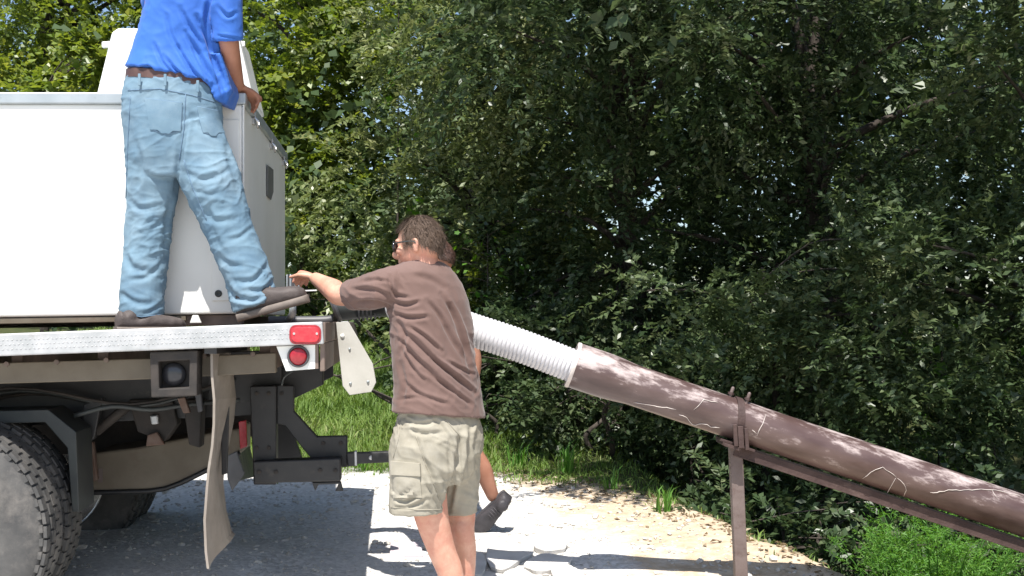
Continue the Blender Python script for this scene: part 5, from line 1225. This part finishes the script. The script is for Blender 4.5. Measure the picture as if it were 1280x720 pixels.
def sapling(label, x, y, h, nleaf, seed, m='leaf_bright', size=.13, cx=0, cy=0, spread=.35):
    """young tree whose broad leaves are single pieces"""
    rg = np.random.default_rng(seed); z = float(gz(x, y)); root = thing('sapling', label, 'sapling', Vector((x, y, z)), 'bright leaved saplings at the wood edge')
    tb = MB(); tp = Vector((x+cx, y+cy, z+h)); tb.tube([(x, y, z), (x+cx*.4, y+cy*.4, z+h*.5), tp], [.014, .010, .004], 7, 4)
    # one lobed leaf, shared
    out = []
    for k in range(15):
        t = math.pi*2*k/15; r = 1+.28*math.cos(5*t); out.append((.5+.5*r*math.cos(t)*.95, .42*r*math.sin(t), .06*abs(math.sin(t))-.10*math.cos(t)))
    me = bpy.data.meshes.new('leaf'); me.from_pydata([(.5, 0, .03)]+out, [], [(0, 1+k, 1+(k+1) % 15) for k in range(15)]); me.update(); me.materials.append(MT[m])
    a = me.attributes.new('tint', 'FLOAT', 'FACE'); a.data.foreach_set('value', np.full(15, .55, np.float32))
    me2 = me.copy(); me2.attributes['tint'].data.foreach_set('value', np.full(15, .25, np.float32)); me3 = me.copy(); me3.attributes['tint'].data.foreach_set('value', np.full(15, .85, np.float32))
    for i in range(nleaf):
        t = rg.uniform(.25, 1); p = Vector((x, y, z)).lerp(tp, t); aa = rg.uniform(0, 2*math.pi); L = spread*rg.uniform(.2, 1)
        e = p+Vector((math.cos(aa)*L, math.sin(aa)*L*.7, rg.uniform(-.05, .25)*L*2))
        if i % 3 == 0: tb.tube([p, p.lerp(e, .5)+Vector((0, 0, .03)), e], [.004, .003, .0015], 5, 2)
        o = bpy.data.objects.new('leaf', (me, me2, me3)[i % 3]); COL.objects.link(o); o.parent = root; ROOT[o.name] = ROOT[root.name]
        o.location = ROOT[root.name].inverted() @ e; s = size*rg.uniform(.7, 1.25); o.scale = (s, s, s)
        o.rotation_euler = (rg.normal(0, .5), rg.uniform(.1, .9), aa+rg.normal(0, .6))
    tb.build('stem', 'bark', root, smooth=True)
def tuft(label, x, y, h, n, seed, m='weed', group='grass tufts at the gravel edge'):
    rg = np.random.default_rng(seed); z = float(gz(x, y)); V = []
    for i in range(n):
        a = rg.uniform(0, 2*math.pi); hh = h*rg.uniform(.5, 1.1); ln = rg.uniform(.2, .75); d = Vector((math.cos(a), math.sin(a), 0)); s = Vector((-d.y, d.x, 0))*rg.uniform(.004, .007)
        b = Vector((x, y, z-.01))+d*rg.uniform(0, .04)+Vector((rg.normal(0, .03), rg.normal(0, .03), 0)); mid = b+d*ln*hh*.35+Vector((0, 0, hh*.65)); tip = b+d*ln*hh+Vector((0, 0, hh*(1.0-.35*ln)))
        V += [b-s, mid-s*.8, tip, mid+s*.8, b+s]
    me = np_mesh('grass_tuft', np.array([tuple(v-Vector((x, y, z))) for v in V]), 5, rg.normal(.5, .2, n))
    o = bpy.data.objects.new('grass_tuft', me); COL.objects.link(o); o.location = (x, y, z); me.materials.append(MT[m]); tag(o, label, 'grass tuft', group)
def gpt(px, py):
    Y = 6.5; D = Vector(((px-CX)/F, 1, -(py-HY)/F))
    for _ in range(40): Y = (CZ-float(gz(D.x*Y, Y)))/(-D.z)
    return D.x*Y, Y
def build_plants():
    x, y = 2.12, 5.85; frond_bush('feathery_weed', 'bright green feathery weed at the lower right below the pipe', x, y, .66, .36, 52, 'weed', 31)
    for i, (px, py, h, n, lab) in enumerate(((708, 592, .30, 34, 'tall bright grass tuft below the pipe mouth'), (648, 584, .24, 26, 'grass tuft just right of the dark lifted shoe'), (765, 612, .20, 22, 'short grass tuft on the pale soil below the pipe'),
                                             (830, 640, .2, 24, 'grass tuft on the bare soil left of the pipe stand'), (985, 700, .22, 22, 'grass tuft right of the pipe stand at the lower frame edge'), (1240, 700, .4, 40, 'spiky grass tuft in the lower right corner under the pipe'), (452, 588, .16, 18, 'small grass tuft below the draw bar end'))):
        gx, gy = gpt(px, py); tuft(lab, gx, gy, h, n, 50+i, 'weed' if i != 5 else 'grass')
    sapling('bright broad leaved sapling glowing in the dark wood right of centre', 3.05, 8.35, 2.1, 70, 71, spread=.45, cx=.05, size=.095)
    sapling('bright sapling behind the neck of the brown shirted person', -.22, 10.5, 1.6, 80, 73, spread=.4, size=.055)
    sapling('pale leaved sapling top at the upper left of the oak crown', -1.15, 11.6, 4.3, 26, 75, spread=.3, size=.13, cx=.02)
    sapling('small bright sapling at the right edge of the wood', 3.75, 8.0, 2.6, 30, 77, spread=.3, size=.09)
build_plants()
def build_litter():
    n = 900; x = RNG.uniform(-.2, 2.2, n*3); d = RNG.normal(.25, .38, n*3); y = edge_y(x)+d
    k = (y > 5) & (y < 9.5); x, y = x[k][:n], y[k][:n]; N = len(x); z = gz(x, y)+.006
    L = RNG.uniform(.018, .05, N); dr = np.stack([RNG.normal(0, 1, N), RNG.normal(0, 1, N), RNG.normal(0, .18, N)], -1)
    V = leaves(np.stack([x, y, z], -1), dr, L, L*.24, .8, fold=.5)
    o = link_np(np_mesh('leaf_litter', V, 4, RNG.random(N)), 'leaf_litter', 'dead_leaf'); tag(o, 'dry brown leaves and bits of twig on the soil edge', 'leaf litter', kind='stuff')
MT['dead_leaf'] = leaf_mat('dead_leaf', [(.11, .075, .045), (.19, .14, .085), (.28, .22, .14), (.36, .30, .21)], .7, .15, .2)
build_litter()
